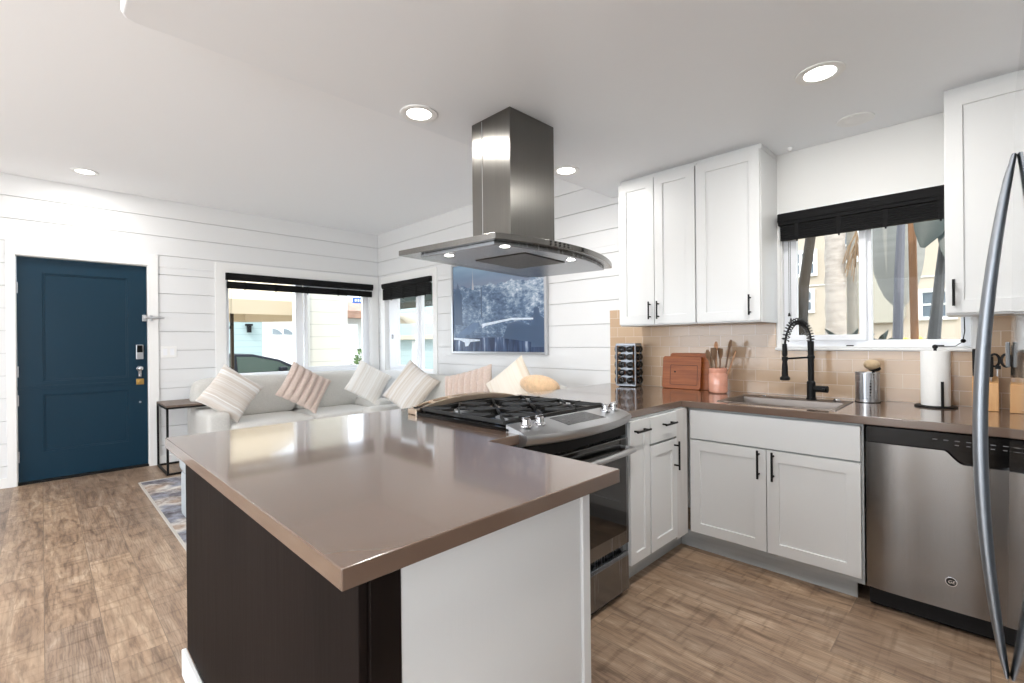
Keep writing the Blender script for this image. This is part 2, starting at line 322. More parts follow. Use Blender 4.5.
# ------------------------------------------------------------------ geometry helpers
def wpos(o):
    v = Vector((0, 0, 0))
    while o: v = v + o.location; o = o.parent
    return v
class G:
    """collects shapes in world coordinates and links them as one mesh object"""
    def __init__(s): s.b = bmesh.new(); s.m = 0
    def _f(s, vs):
        try:
            f = s.b.faces.new(vs); f.material_index = s.m; return f
        except ValueError: return None
    def box(s, x0, x1, y0, y1, z0, z1):
        v = [s.b.verts.new(p) for p in ((x0, y0, z0), (x1, y0, z0), (x1, y1, z0), (x0, y1, z0), (x0, y0, z1), (x1, y0, z1), (x1, y1, z1), (x0, y1, z1))]
        for i in ((3, 2, 1, 0), (4, 5, 6, 7), (0, 1, 5, 4), (1, 2, 6, 5), (2, 3, 7, 6), (3, 0, 4, 7)): s._f([v[k] for k in i])
        return s
    def hull8(s, lo, hi):
        v = [s.b.verts.new(p) for p in list(lo)+list(hi)]; n = len(lo)
        s._f(v[:n][::-1]); s._f(v[n:])
        for i in range(n): s._f([v[i], v[(i+1) % n], v[n+(i+1) % n], v[n+i]])
        return s
    def prism(s, pts, fn0, fn1):
        return s.hull8([fn0(*p) for p in pts], [fn1(*p) for p in pts])
    def prismz(s, pts, z0, z1): return s.prism(pts, lambda x, y: (x, y, z0), lambda x, y: (x, y, z1))
    def prismx(s, pts, x0, x1): return s.prism(pts, lambda y, z: (x0, y, z), lambda y, z: (x1, y, z))
    def prismy(s, pts, y0, y1): return s.prism(pts, lambda x, z: (x, y0, z), lambda x, z: (x, y1, z))
    def rings(s, rs, cap=True, close=False):
        R = [[s.b.verts.new(p) for p in r] for r in rs]; n = len(R[0])
        k = len(R) if close else len(R)-1
        for i in range(k):
            A, B_ = R[i], R[(i+1) % len(R)]
            for j in range(n): s._f([A[j], A[(j+1) % n], B_[(j+1) % n], B_[j]])
        if cap and not close: s._f(R[0][::-1]); s._f(R[-1])
        return s
    def cyl(s, p0, p1, r, r1=None, n=20, cap=True):
        p0, p1 = Vector(p0), Vector(p1); d = (p1-p0).normalized()
        a = d.orthogonal().normalized(); c = d.cross(a); r1 = r if r1 is None else r1
        return s.rings([[p + (a*math.cos(2*PI*k/n)+c*math.sin(2*PI*k/n))*q for k in range(n)] for p, q in ((p0, r), (p1, r1))], cap)
    def tube(s, pts, r, n=10, close=False, cap=True):
        P = [Vector(p) for p in pts]; rs = []; L = len(P); prev = None
        for i, p in enumerate(P):
            if close: t = (P[(i+1) % L]-P[i-1]).normalized()
            else: t = (P[min(i+1, L-1)]-P[max(i-1, 0)]).normalized()
            a = t.orthogonal().normalized() if prev is None else (prev - t*prev.dot(t)).normalized()
            prev = a; c = t.cross(a); q = r[i] if isinstance(r, (list, tuple)) else r
            rs.append([p + (a*math.cos(2*PI*k/n)+c*math.sin(2*PI*k/n))*q for k in range(n)])
        return s.rings(rs, cap, close)
    def lathe(s, cx, cy, prof, n=28, cap=True):
        return s.rings([[(cx+r*math.cos(2*PI*k/n), cy+r*math.sin(2*PI*k/n), z) for k in range(n)] for r, z in prof], cap)
    def ball(s, c, r, n=12, sz=1, sx=1, sy=1):
        rs = []
        for i in range(n+1):
            t = PI*i/n; q = max(math.sin(t), 0.02)
            rs.append([(c[0]+r*sx*q*math.cos(2*PI*k/(n*2)), c[1]+r*sy*q*math.sin(2*PI*k/(n*2)), c[2]-r*sz*math.cos(t)) for k in range(n*2)])
        return s.rings(rs)
    def rbox(s, x0, x1, y0, y1, z0, z1, r=0.03, seg=4, puff=0.0):
        """soft rounded box (upholstery)"""
        cx, cy, cz = (x0+x1)/2, (y0+y1)/2, (z0+z1)/2; hx, hy, hz = (x1-x0)/2, (y1-y0)/2, (z1-z0)/2
        r = min(r, hx*.98, hy*.98, hz*.98)
        tmp = bmesh.new(); bmesh.ops.create_cube(tmp, size=2)
        nn = 9
        bmesh.ops.subdivide_edges(tmp, edges=tmp.edges[:], cuts=nn, use_grid_fill=True)
        mp = {}
        for v in tmp.verts:
            def w(t, h):
                # cluster the grid towards the edges
                k = abs(t); k = 1-(1-k)**1.7 if k < 1 else 1
                return math.copysign(k*h, t)
            p = Vector((w(v.co.x, hx), w(v.co.y, hy), w(v.co.z, hz)))
            c = Vector((max(-hx+r, min(hx-r, p.x)), max(-hy+r, min(hy-r, p.y)), max(-hz+r, min(hz-r, p.z))))
            d = p-c
            if d.length > 1e-6: p = c + d.normalized()*r
            if puff:
                fx, fy, fz = [max(0, 1-(q/h)**2) for q, h in ((p.x, hx), (p.y, hy), (p.z, hz))]
                p = Vector((p.x*(1+puff*fy*fz*0.5), p.y*(1+puff*fx*fz*0.5), p.z*(1+puff*fx*fy)))
            mp[v] = s.b.verts.new(p+Vector((cx, cy, cz)))
        for f in tmp.faces: s._f([mp[v] for v in f.verts])
        tmp.free(); return s
    def plate(s, outer, hole, fn, t0, t1):
        """outer/hole: (u0,u1,z0,z1) rect ring extruded t0..t1 using fn(u,d,z)"""
        def R(q, d): u0, u1, z0, z1 = q; return [fn(u0, d, z0), fn(u1, d, z0), fn(u1, d, z1), fn(u0, d, z1)]
        return s.rings([R(outer, t0), R(outer, t1), R(hole, t1), R(hole, t0)], cap=False, close=True)
    def obj(s, name, material, parent=None, bevel=0, smooth=True, seg=2, ang=35, local=False):
        b = s.b
        bmesh.ops.recalc_face_normals(b, faces=b.faces)
        if smooth:
            for f in b.faces: f.smooth = True
            for e in b.edges:
                if len(e.link_faces) != 2 or e.calc_face_angle(0) > math.radians(ang): e.smooth = False
        me = bpy.data.meshes.new(name)
        off = Vector((0, 0, 0)) if local else (wpos(parent) if parent else Vector((0, 0, 0)))
        if off.length: bmesh.ops.translate(b, verts=b.verts, vec=-off)
        b.to_mesh(me); b.free()
        for m in (material if isinstance(material, (list, tuple)) else [material]): me.materials.append(m)
        o = bpy.data.objects.new(name, me); COL.objects.link(o)
        if parent: o.parent = parent
        if bevel:
            md = o.modifiers.new('bevel', 'BEVEL'); md.width = bevel; md.segments = seg; md.limit_method = 'ANGLE'; md.harden_normals = smooth
        return o
def tag(o, label=None, cat=None, group=None, kind=None):
    if label: o['label'] = label
    if cat: o['category'] = cat
    if group: o['group'] = group
    if kind: o['kind'] = kind
    return o
def thing(name, label, cat, loc=(0, 0, 0), group=None):
    o = bpy.data.objects.new(name, None); COL.objects.link(o); o.location = loc; o.empty_display_size = 0.1
    return tag(o, label, cat, group)
def rebase(o, loc):
    """move a single-mesh thing's origin to loc without moving the shape"""
    v = Vector(loc); o.data.transform(Matrix.Translation(-v)); o.location = v; return o
def struct(o): return tag(o, kind='structure')
def copy_tree(o, parent=None):
    c = o.copy(); COL.objects.link(c)
    if parent: c.parent = parent
    for ch in [k for k in o.children]: copy_tree(ch, c)
    return c

# faces: fn(u, d, z) with d inward from the front plane
def FY(p): return lambda u, d, z: (u, p+d, z)          # front looks to -Y
def FX(p): return lambda u, d, z: (p-d, u, z)          # front looks to +X
def FXn(p): return lambda u, d, z: (p+d, u, z)         # front looks to -X
def fbox(g, fn, u0, u1, d0, d1, z0, z1):
    return g.hull8([fn(u0, d0, z0), fn(u1, d0, z0), fn(u1, d0, z1), fn(u0, d0, z1)], [fn(u0, d1, z0), fn(u1, d1, z0), fn(u1, d1, z1), fn(u0, d1, z1)])
def shaker(fn, u0, u1, z0, z1, t=0.019, rail=0.057, rec=0.009):
    g = G()
    def R(i, d): return [fn(u0+i, d, z0+i), fn(u1-i, d, z0+i), fn(u1-i, d, z1-i), fn(u0+i, d, z1-i)]
    g.rings([R(0, t), R(0, 0), R(rail, 0), R(rail+0.001, rec)], cap=True)
    return g
def slabfront(fn, u0, u1, z0, z1, t=0.019):
    g = G(); fbox(g, fn, u0, u1, 0, t, z0, z1); return g
def pull(fn, u, z, length, vertical, parent, r=0.0055, stand=0.03):
    g = G(); h = length/2
    if vertical:
        g.cyl(fn(u, -stand, z-h), fn(u, -stand, z+h), r, n=12)
        for s in (-1, 1): g.cyl(fn(u, 0, z+s*h*0.7), fn(u, -stand, z+s*h*0.7), r*0.9, n=10)
    else:
        g.cyl(fn(u-h, -stand, z), fn(u+h, -stand, z), r, n=12)
        for s in (-1, 1): g.cyl(fn(u+s*h*0.7, 0, z), fn(u+s*h*0.7, -stand, z), r*0.9, n=10)
    return g.obj('handle', M_BLACK, parent)

XA, YB = -6.12, 3.41      # inner faces of the door wall and of the picture / sink wall
KC, LC = 2.44, 2.78       # kitchen and living ceilings
XR, YK = 0.86, -3.05      # wall behind the refrigerator, wall behind the camera
C = 0.889                 # worktop height

# ------------------------------------------------------------------ setting
def boards(fn, u0, u1, z0, z1, holes, name, first=0.19, pitch=0.2, gap=0.0045):
    """shiplap cladding with real gaps between the boards, openings left free"""
    g = G()
    zs = [z0]; z = first
    while z < z1-0.02:
        if z > z0+0.02: zs.append(z)
        z += pitch
    zs.append(z1)
    for a, b in zip(zs[:-1], zs[1:]):
        cuts = sorted({a, b} | {h[2] for h in holes if a < h[2] < b} | {h[3] for h in holes if a < h[3] < b})
        for c0, c1 in zip(cuts[:-1], cuts[1:]):
            mid = (c0+c1)/2; spans = [(u0, u1)]
            for h in holes:
                if h[2] < mid < h[3]:
                    ns = []
                    for s0, s1 in spans:
                        if h[0] > s0: ns.append((s0, min(h[0], s1)))
                        if h[1] < s1: ns.append((max(h[1], s0), s1))
                    spans = [q for q in ns if q[1]-q[0] > 0.001]
            lo = c0 + (gap/2 if c0 == a and a != z0 else 0); hi = c1 - (gap/2 if c1 == b and b != z1 else 0)
            for s0, s1 in spans: fbox(g, fn, s0, s1, 0, 0.014, lo, hi)
    return g
def wall_core(fn, u0, u1, z0, z1, holes, d0, d1):
    g = G(); us = sorted({u0, u1} | {h[0] for h in holes} | {h[1] for h in holes}); zs = sorted({z0, z1} | {h[2] for h in holes} | {h[3] for h in holes})
    for a, b in zip(us[:-1], us[1:]):
        for c, d in zip(zs[:-1], zs[1:]):
            mu, mz = (a+b)/2, (c+d)/2
            if any(h[0] < mu < h[1] and h[2] < mz < h[3] for h in holes): continue
            fbox(g, fn, a, b, d0, d1, c, d)
    bmesh.ops.remove_doubles(g.b, verts=g.b.verts, dist=1e-5)
    kill = []
    seen = {}
    for f in g.b.faces:
        k = tuple(sorted(v.index for v in f.verts)) if False else tuple(sorted(tuple(round(c, 4) for c in v.co) for v in f.verts))
        if k in seen: kill += [f, seen[k]]
        seen[k] = f
    bmesh.ops.delete(g.b, geom=list(set(kill)), context='FACES')
    return g
struct(G().box(-6.4, XR+0.15, YK-0.15, YB+0.15, -0.08, 0).obj('floor', M_FLOOR, smooth=False))
struct(G().box(-6.4, XR+0.15, YK-0.15, YB+0.15, LC, LC+0.1).obj('ceiling', M_CEIL, smooth=False))
struct(G().prismz([(-2.22, 0.25), (-2.21, 0.222), (-2.18, 0.21), (XR, 0.21), (XR, YB), (-2.22, YB)], KC, LC).obj('ceiling', M_KCEIL, bevel=0.012, seg=3))
# door wall (left): shiplap
DH = (-0.162, 0.785, 0, 2.072); W1 = (1.492, 3.295, 0.86, 2.062)
g = wall_core(FX(XA), YK, YB, 0, LC, [DH, W1], 0.014, 0.15); core = g.obj('wall_left', M_GROOVE, smooth=False); struct(core)
bd = boards(FX(XA), YK, YB, 0, LC, [DH, W1], 'shiplap').obj('shiplap', M_SHIP, core, bevel=0.0015, seg=1)
# picture wall
W2 = (-5.925, -4.785, 0.86, 2.052); W3 = (-0.945, -0.055, 1.192, 2.045)
g = wall_core(FY(YB), XA-0.15, XR, 0, LC, [W2, W3], 0.014, 0.15); core = g.obj('wall_back', M_GROOVE, smooth=False); struct(core)
boards(FY(YB), XA, -1.95, 0, LC, [W2], 'shiplap').obj('shiplap', M_SHIP, core, bevel=0.0015, seg=1)
wall_core(FY(YB), -1.95, XR, 0, LC, [W3], 0, 0.014).obj('plaster', M_WALL, core, smooth=False)
# walls out of view, with openings added to let the fill lamps in
WR = (-2.5, -0.7, 0.85, 2.1)
struct(wall_core(FXn(XR), YK, YB, 0, LC, [WR], 0, 0.12).obj('wall_right', M_WALL, smooth=False))
WK = (-4.9, -0.3, 0.05, 2.3)
struct(wall_core(lambda u, d, z: (u, YK-d, z), XA, XR, 0, LC, [WK], 0, 0.12).obj('wall_behind', M_WALL, smooth=False))

def window(idx, fn, hole, depth, posts, cas=None, sill=0.0, fw=0.045):
    u0, u1, z0, z1 = hole; e = 0.0
    g = G(); g.plate((u0, u1, z0, z1), (u0+fw, u1-fw, z0+fw, z1-fw), fn, depth, depth+0.06)
    root = g.obj('window_%d' % idx, M_VINYL, bevel=0.004); struct(root)
    g = G()
    for (a, b, d) in posts: fbox(g, fn, a, b, depth+d, depth+d+0.05, z0+fw, z1-fw)
    g.obj('mullion', M_VINYL, root, bevel=0.003)
    if cas:
        g = G(); l, r, t, bt = cas; g.plate((u0-l, u1+r, z0-bt, z1+t), (u0, u1, z0, z1), fn, -0.016, 0.0005); g.obj('casing', M_TRIM, root, bevel=0.002)
        g = G(); g.plate((u0-0.0, u1+0.0, z0, z1), (u0+0.008, u1-0.008, z0+0.008, z1-0.008), fn, 0.0, depth+0.001); g.obj('jamb', M_TRIM, root, smooth=False)
    g = G(); fbox(g, fn, u0+fw*0.5, u1-fw*0.5, depth+0.028, depth+0.032, z0+fw*0.5, z1-fw*0.5); g.obj('pane', M_GLASS, root, smooth=False)
    return root
w1 = window(1, FX(XA), W1, 0.055, [(2.285, 2.375, 0.0)], (0.105, 0.108, 0.11, 0.1))
g = G(); g.plate((2.385, 3.245, 0.91, 2.01), (2.425, 3.185, 0.95, 1.97), FX(XA), 0.035, 0.075); g.obj('sash', M_VINYL, w1, bevel=0.003)
g = G(); fbox(g, FX(XA), 2.372, 2.384, 0.03, 0.05, 1.42, 1.50); g.obj('sash_latch', M_VINYL, w1)
w2 = window(2, FY(YB), W2, 0.055, [(-5.22, -5.13, 0.0)], (0.10, 0.085, 0.11, 0.1))
g = G(); g.plate((-5.88, -5.16, 0.91, 2.0), (-5.66, -5.215, 0.95, 1.97), FY(YB), 0.03, 0.07); g.obj('sash', M_VINYL, w2, bevel=0.003)
g = G(); fbox(g, FY(YB), -5.80, -5.785, 0.01, 0.03, 1.30, 1.36); g.obj('sash_latch', M_SATIN, w2)
w3 = window(3, FY(YB), W3, 0.045, [(-0.535, -0.478, 0.0)], None, fw=0.045)
g = G(); g.plate((-0.90, -0.50, 1.235, 2.0), (-0.86, -0.535, 1.27, 1.965), FY(YB), 0.02, 0.06); g.obj('sash', M_VINYL, w3, bevel=0.003)
g = G(); g.plate((-0.965, -0.035, 1.172, 2.06), (-0.945, -0.055, 1.192, 2.045), FY(YB), -0.012, 0.001); g.plate((-0.945, -0.055, 1.192, 2.045), (-0.937, -0.063, 1.20, 2.037), FY(YB), 0, 0.046); g.obj('casing', M_TRIM, w3, bevel=0.002)
g = G(); g.box(-0.975, -0.025, YB-0.03, YB+0.04, 1.176, 1.192); g.obj('sill', M_TRIM, w3, bevel=0.003)
g = G(); g.box(-0.60, -0.565, YB+0.02, YB+0.035, 1.196, 1.206); g.box(-0.20, -0.165, YB+0.02, YB+0.035, 1.196, 1.206); g.obj('sash_latch', M_BLACK, w3)
g = G(); g.tube([(-0.086, YB+0.005, 1.86), (-0.088, YB-0.005, 1.45), (-0.084, YB-0.012, 1.28), (-0.09, YB-0.012, 1.235)], 0.0025, 6); g.ball((-0.09, YB-0.012, 1.228), 0.011, 6); g.tube([(-0.09, YB-0.012, 1.225), (-0.12, YB-0.016, 1.200), (-0.19, YB-0.02, 1.198)], 0.002, 6)
tag(g.obj('blind_cord', M_BLACK), 'black blind cord dangling beside the right edge of the sink window', 'cord')
g = G(); g.plate((WR[0], WR[1], WR[2], WR[3]), (WR[0]+.05, WR[1]-.05, WR[2]+.05, WR[3]-.05), FXn(XR), 0.04, 0.1); w5 = g.obj('window_4', M_VINYL); struct(w5)  # unseen window, added for the fill lamp on the right
G().box(XR+0.06, XR+0.064, WR[0]+.03, WR[1]-.03, WR[2]+.03, WR[3]-.03).obj('pane', M_GLASS, w5, smooth=False)
g = G(); fk = lambda u, d, z: (u, YK-d, z); g.plate(WK, (WK[0]+.06, WK[1]-.06, WK[2]+.06, WK[3]-.06), fk, 0.03, 0.09); fbox(g, fk, -2.64, -2.56, 0.03, 0.09, WK[2], WK[3]); w6 = g.obj('window_5', M_VINYL); struct(w6)  # unseen glazed opening, added for the fill lamp behind the camera
G().box(WK[0]+.03, WK[1]-.03, YK-0.064, YK-0.06, WK[2]+.03, WK[3]-.03).obj('pane', M_GLASS, w6, smooth=False)

# front door (dutch door)
fn = FX(XA-0.035)
d1 = thing('door_1', None, None, (XA-0.035, 0.31, 0)); struct(d1)
def leaf(name, z0, z1, pz0, pz1):
    g = G(); y0, y1 = DH[0]+0.006, DH[1]-0.008
    R = lambda q, d: [fn(q[0], d, q[2]), fn(q[1], d, q[2]), fn(q[1], d, q[3]), fn(q[0], d, q[3])]
    o = (y0, y1, z0, z1); i = (y0+0.165, y1-0.155, pz0, pz1); j = (i[0]+0.014, i[1]-0.014, i[2]+0.014, i[3]-0.014)
    g.rings([R(o, 0.045), R(o, 0), R(i, 0), R(i, 0.006), R(j, 0.007), R(j, 0.013)], cap=True)
    return g.obj(name, M_DOORBLUE, d1, bevel=0.0015)
up = leaf('upper_leaf', 0.866, 2.062, 0.925, 1.925); lo = leaf('lower_leaf', 0.022, 0.862, 0.275, 0.80)
g = G(); fbox(g, fn, DH[0]+0.005, DH[1]-0.008, -0.006, 0, 0.855, 0.885); g.obj('dutch_ledge', M_DOORBLUE, lo, bevel=0.002)
for z in (1.78, 1.02, 0.76, 0.25):
    g = G(); fbox(g, fn, DH[0]+0.001, DH[0]+0.014, -0.004, 0.001, z-0.05, z+0.05); g.cyl(fn(DH[0]+0.003, -0.006, z-0.05), fn(DH[0]+0.003, -0.006, z+0.05), 0.006, n=8); g.obj('hinge', M_SATIN, d1)
g = G(); fbox(g, fn, 0.685, 0.745, -0.022, 0, 1.105, 1.255); k = g.obj('keypad_lock', M_SATIN, d1, bevel=0.005)
g = G(); fbox(g, fn, 0.692, 0.738, -0.025, -0.02, 1.175, 1.248); g.obj('keypad_screen', M_BLKGLOSS, k)
g = G(); g.cyl(fn(0.715, 0, 1.01), fn(0.715, -0.012, 1.01), 0.026); g.cyl(fn(0.715, -0.012, 1.01), fn(0.715, -0.04, 1.01), 0.011); g.ball(fn(0.715, -0.052, 1.012), 0.024, 8); fbox(g, fn, 0.703, 0.727, -0.014, 0, 0.925, 1.0); g.ball(fn(0.715, -0.02, 0.94), 0.013, 6); g.obj('door_knob', M_CHROME, d1)
g = G(); fbox(g, fn, 0.685, 0.748, -0.016, 0, 0.845, 0.905); g.cyl(fn(0.716, -0.016, 0.875), fn(0.716, -0.03, 0.875), 0.018); g.obj('deadbolt', M_BRASS, d1, bevel=0.003)
g = G(); g.cyl(fn(0.716, 0, 0.665), fn(0.716, -0.006, 0.665), 0.010); g.obj('lock_rosette', M_SATIN, d1)
g = G(); fbox(g, fn, 0.738, 0.774, -0.03, 0, 1.495, 1.56); fbox(g, fn, 0.79, 0.815, -0.085, -0.0535, 1.50, 1.555); g.cyl(fn(0.76, -0.075, 1.53), fn(0.915, -0.085, 1.53), 0.011); g.cyl(fn(0.76, -0.03, 1.53), fn(0.76, -0.08, 1.53), 0.012); g.obj('swing_bar_latch', M_SATIN, d1, bevel=0.002)
g = G(); fc = FX(XA)
g.hull8([fc(-0.222, -0.018, 0), fc(-0.162, -0.018, 0), fc(-0.162, -0.018, 2.072), fc(-0.222, -0.018, 2.19)], [fc(-0.222, 0.001, 0), fc(-0.162, 0.001, 0), fc(-0.162, 0.001, 2.072), fc(-0.222, 0.001, 2.19)])
g.hull8([fc(0.785, -0.018, 0), fc(0.868, -0.018, 0), fc(0.868, -0.018, 2.19), fc(0.785, -0.018, 2.072)], [fc(0.785, 0.001, 0), fc(0.868, 0.001, 0), fc(0.868, 0.001, 2.19), fc(0.785, 0.001, 2.072)])
g.hull8([fc(-0.162, -0.018, 2.072), fc(0.785, -0.018, 2.072), fc(0.868, -0.018, 2.19), fc(-0.222, -0.018, 2.19)], [fc(-0.162, 0.001, 2.072), fc(0.785, 0.001, 2.072), fc(0.868, 0.001, 2.19), fc(-0.222, 0.001, 2.19)])
fbox(g, fc, -0.166, -0.158, 0, 0.10, 0, 2.072); fbox(g, fc, 0.780, 0.788, 0, 0.10, 0, 2.072); fbox(g, fc, -0.16, 0.785, 0, 0.10, 2.066, 2.074)
tag(g.obj('trim_1', M_TRIM, bevel=0.002), kind='structure')
g = G(); fbox(g, fc, -0.158, 0.78, 0.0, 0.10, 0.0, 0.018); g.obj('threshold', M_BLACK, d1)
g = G(); fbox(g, fc, YK, -0.222, -0.012, 0, 0, 0.09); fbox(g, fc, 0.868, YB, -0.012, 0, 0, 0.09); tag(g.obj('baseboard_left', M_TRIM, bevel=0.003), kind='structure')
g = G(); g.box(XA, -2.25, YB-0.012, YB, 0, 0.09); tag(g.obj('baseboard_back', M_TRIM, bevel=0.003), kind='structure')

# backsplash
struct(wall_core(FY(YB-0.010), -2.245, XR, C, 1.375, [(W3[0]-0.03, W3[1]+0.03, 1.176, 1.5)], 0, 0.0095).obj('trim_2', M_TILE, smooth=False))

# ------------------------------------------------------------------ worktop and base units
def cells(rects, holes, z0, z1):
    xs = sorted({v for r in rects+holes for v in r[:2]}); ys = sorted({v for r in rects+holes for v in r[2:]})
    ins = lambda x, y: any(r[0] < x < r[1] and r[2] < y < r[3] for r in rects) and not any(r[0] < x < r[1] and r[2] < y < r[3] for r in holes)
    g = G(); V = {}
    def v(x, y, z):
        k = (round(x, 4), round(y, 4), z)
        if k not in V: V[k] = g.b.verts.new(k)
        return V[k]
    occ = {}
    for i in range(len(xs)-1):
        for j in range(len(ys)-1): occ[i, j] = ins((xs[i]+xs[i+1])/2, (ys[j]+ys[j+1])/2)
    for (i, j), o in occ.items():
        if not o: continue
        a, b, c, d = xs[i], xs[i+1], ys[j], ys[j+1]
        for z in (z0, z1): g._f([v(a, c, z), v(b, c, z), v(b, d, z), v(a, d, z)])
        for (di, dj, p, q) in ((-1, 0, (a, c), (a, d)), (1, 0, (b, c), (b, d)), (0, -1, (a, c), (b, c)), (0, 1, (a, d), (b, d))):
            if not occ.get((i+di, j+dj), False): g._f([v(*p, z0), v(*q, z0), v(*q, z1), v(*p, z1)])
    bmesh.ops.dissolve_limit(g.b, angle_limit=0.01, verts=g.b.verts, edges=g.b.edges)
    return g
RX0, RX1, RY0, RY1 = -2.03, -1.28, 1.312, 2.045
SKX0, SKX1, SKY0, SKY1 = -1.115, -0.53, 2.775, 3.23
g = cells([(-2.255, -0.73, 0.337, 1.148), (-2.255, -1.28, 1.148, YB-0.012), (-1.28, XR-0.01, 2.682, YB-0.012)],
          [(RX0-0.032, RX1, RY0-0.002, RY1+0.002), (SKX0+0.02, SKX1-0.02, SKY0+0.02, SKY1-0.09)], C-0.038, C)
top = g.obj('worktop', M_COUNTER, bevel=0.003)
tag(rebase(top, (-2.255, 0.337, C-0.038)), 'continuous brown quartz worktop running over the peninsula and along the sink wall', 'countertop')
ZB = C-0.0385
# peninsula
pen = thing('peninsula_cabinet', 'peninsula base with a dark stained front panel and white end panel', 'cabinet', (-1.45, 0.7, 0))
g = G(); g.box(-2.12, -0.78, 0.40, 1.03, 0.0, ZB); g.box(-2.20, -1.35, 1.031, RY0-0.006, 0.0, ZB); g.obj('body', M_CAB, pen)
g = G(); g.box(-2.14, -0.765, 0.382, 0.399, 0.10, ZB); g.obj('front_panel', M_DARKWOOD, pen, bevel=0.002)['label'] = 'dark stained front panel'
g = G(); g.box(-0.779, -0.757, 0.3995, 0.462, 0.0, ZB); g.obj('corner_post', M_DARKPOST, pen, bevel=0.002)['label'] = 'dark stained corner strip'
g = G(); g.box(-2.155, -0.765, 0.366, 0.3815, 0.0, 0.10); g.obj('kick_board', M_TRIM, pen, bevel=0.003)
g = G(); g.box(-0.779, -0.760, 0.463, 1.003, 0.0, ZB); g.obj('end_panel', M_CAB, pen, bevel=0.0015)
g = G(); g.box(-0.779, -0.752, 1.004, 1.034, 0.0, ZB); g.obj('end_stile', M_CAB, pen, bevel=0.0015)
for x0 in (-1.27, -1.02):
    dr = shaker(lambda u, d, z: (u, 1.052-d, z), x0+0.002, x0+0.248, 0.11, 0.69, 0.019).obj('door', M_CAB, pen, bevel=0.001)
    pull(lambda u, d, z: (u, 1.052-d, z), x0+(0.22 if x0 < -1.2 else 0.03), 0.60, 0.13, True, dr)
# narrow pull-out and drawer unit facing the aisle
FXc = FX(-1.25)
un = thing('pull_out_cabinet', 'narrow white base unit squeezed between the range and the drawer unit', 'cabinet', (-1.6, 2.155, 0))
G().box(-2.20, -1.275, RY1+0.012, 2.256, 0.095, ZB).obj('body', M_TOE, un)
G().box(-2.15, -1.335, RY1+0.012, 2.256, 0, 0.0945).obj('toe_kick', M_TOE, un)
dr = shaker(FXc, RY1+0.016, 2.250, 0.13, 0.842, rail=0.05).obj('door', M_CAB, un, bevel=0.001); pull(FXc, 2.148, 0.792, 0.13, False, dr)
un = thing('drawer_cabinet', 'white base unit with one drawer over a door in the inner corner', 'cabinet', (-1.6, 2.5, 0))
G().box(-2.20, -1.275, 2.257, 2.70, 0.095, ZB).obj('body', M_TOE, un)
G().box(-2.15, -1.335, 2.257, 2.77, 0, 0.0945).obj('toe_kick', M_TOE, un)
dr = slabfront(FXc, 2.266, 2.556, 0.702, 0.842).obj('drawer', M_CAB, un, bevel=0.002); pull(FXc, 2.44, 0.790, 0.13, False, dr)
dr = shaker(FXc, 2.266, 2.556, 0.13, 0.690).obj('door', M_CAB, un, bevel=0.001); pull(FXc, 2.525, 0.60, 0.16, True, dr)
G().box(-1.274, -1.256, 2.562, 2.70, 0.11, ZB-0.004).obj('corner_filler', mat('pale_wood_filler', (206, 204, 202), 0.5, noise=((40, 40, 4), 0.06)), un)
# sink unit
FYc = FY(2.70)
un = thing('sink_cabinet', 'wide white two-door base unit under the sink', 'cabinet', (-0.83, 3.0, 0))
g = G(); g.box(-1.25, -0.412, 2.72, 2.735, 0.095, ZB); g.box(-1.25, -1.235, 2.735, YB-0.015, 0.095, ZB); g.box(-0.427, -0.412, 2.735, YB-0.015, 0.095, ZB); g.box(-1.235, -0.427, 2.735, YB-0.015, 0.095, 0.11); g.obj('body', M_TOE, un)
G().box(-1.334, -0.45, 2.775, 2.79, 0, 0.0945).obj('toe_kick', M_TOE, un)
slabfront(FYc, -1.238, -0.422, 0.672, 0.836).obj('false_drawer', M_CAB, un, bevel=0.002)
dr = shaker(FYc, -1.238, -0.829, 0.125, 0.663).obj('door', M_CAB, un, bevel=0.001); pull(FYc, -0.862, 0.585, 0.15, True, dr)
dr = shaker(FYc, -0.825, -0.422, 0.125, 0.663).obj('door', M_CAB, un, bevel=0.001); pull(FYc, -0.792, 0.585, 0.15, True, dr)
un = thing('end_cabinet', 'white base unit to the right of the dishwasher, behind the refrigerator', 'cabinet', (0.5, 3.0, 0))
G().box(0.215, XR-0.012, 2.72, YB-0.015, 0.095, ZB).obj('body', M_CAB, un); G().box(0.22, XR-0.012, 2.78, YB-0.1, 0, 0.0945).obj('toe_kick', M_TOE, un)
dr = shaker(FYc, 0.22, XR-0.02, 0.125, 0.663).obj('door', M_CAB, un, bevel=0.001); pull(FYc, 0.27, 0.585, 0.15, True, dr)
slabfront(FYc, 0.22, XR-0.02, 0.672, 0.836).obj('drawer', M_CAB, un, bevel=0.002)

# dishwasher
dw = thing('dishwasher', 'stainless steel dishwasher with a black control strip under the worktop', 'dishwasher', (-0.1, 3.0, 0))
x0, x1 = -0.403, 0.197
G().box(x0+0.006, x1-0.006, 2.735, 3.3, 0.02, ZB-0.004).obj('body', M_BLACK, dw)
G().box(x0+0.004, x1-0.004, 2.76, 2.775, 0.005, 0.098).obj('kick_plate', M_BLKGLOSS, dw)
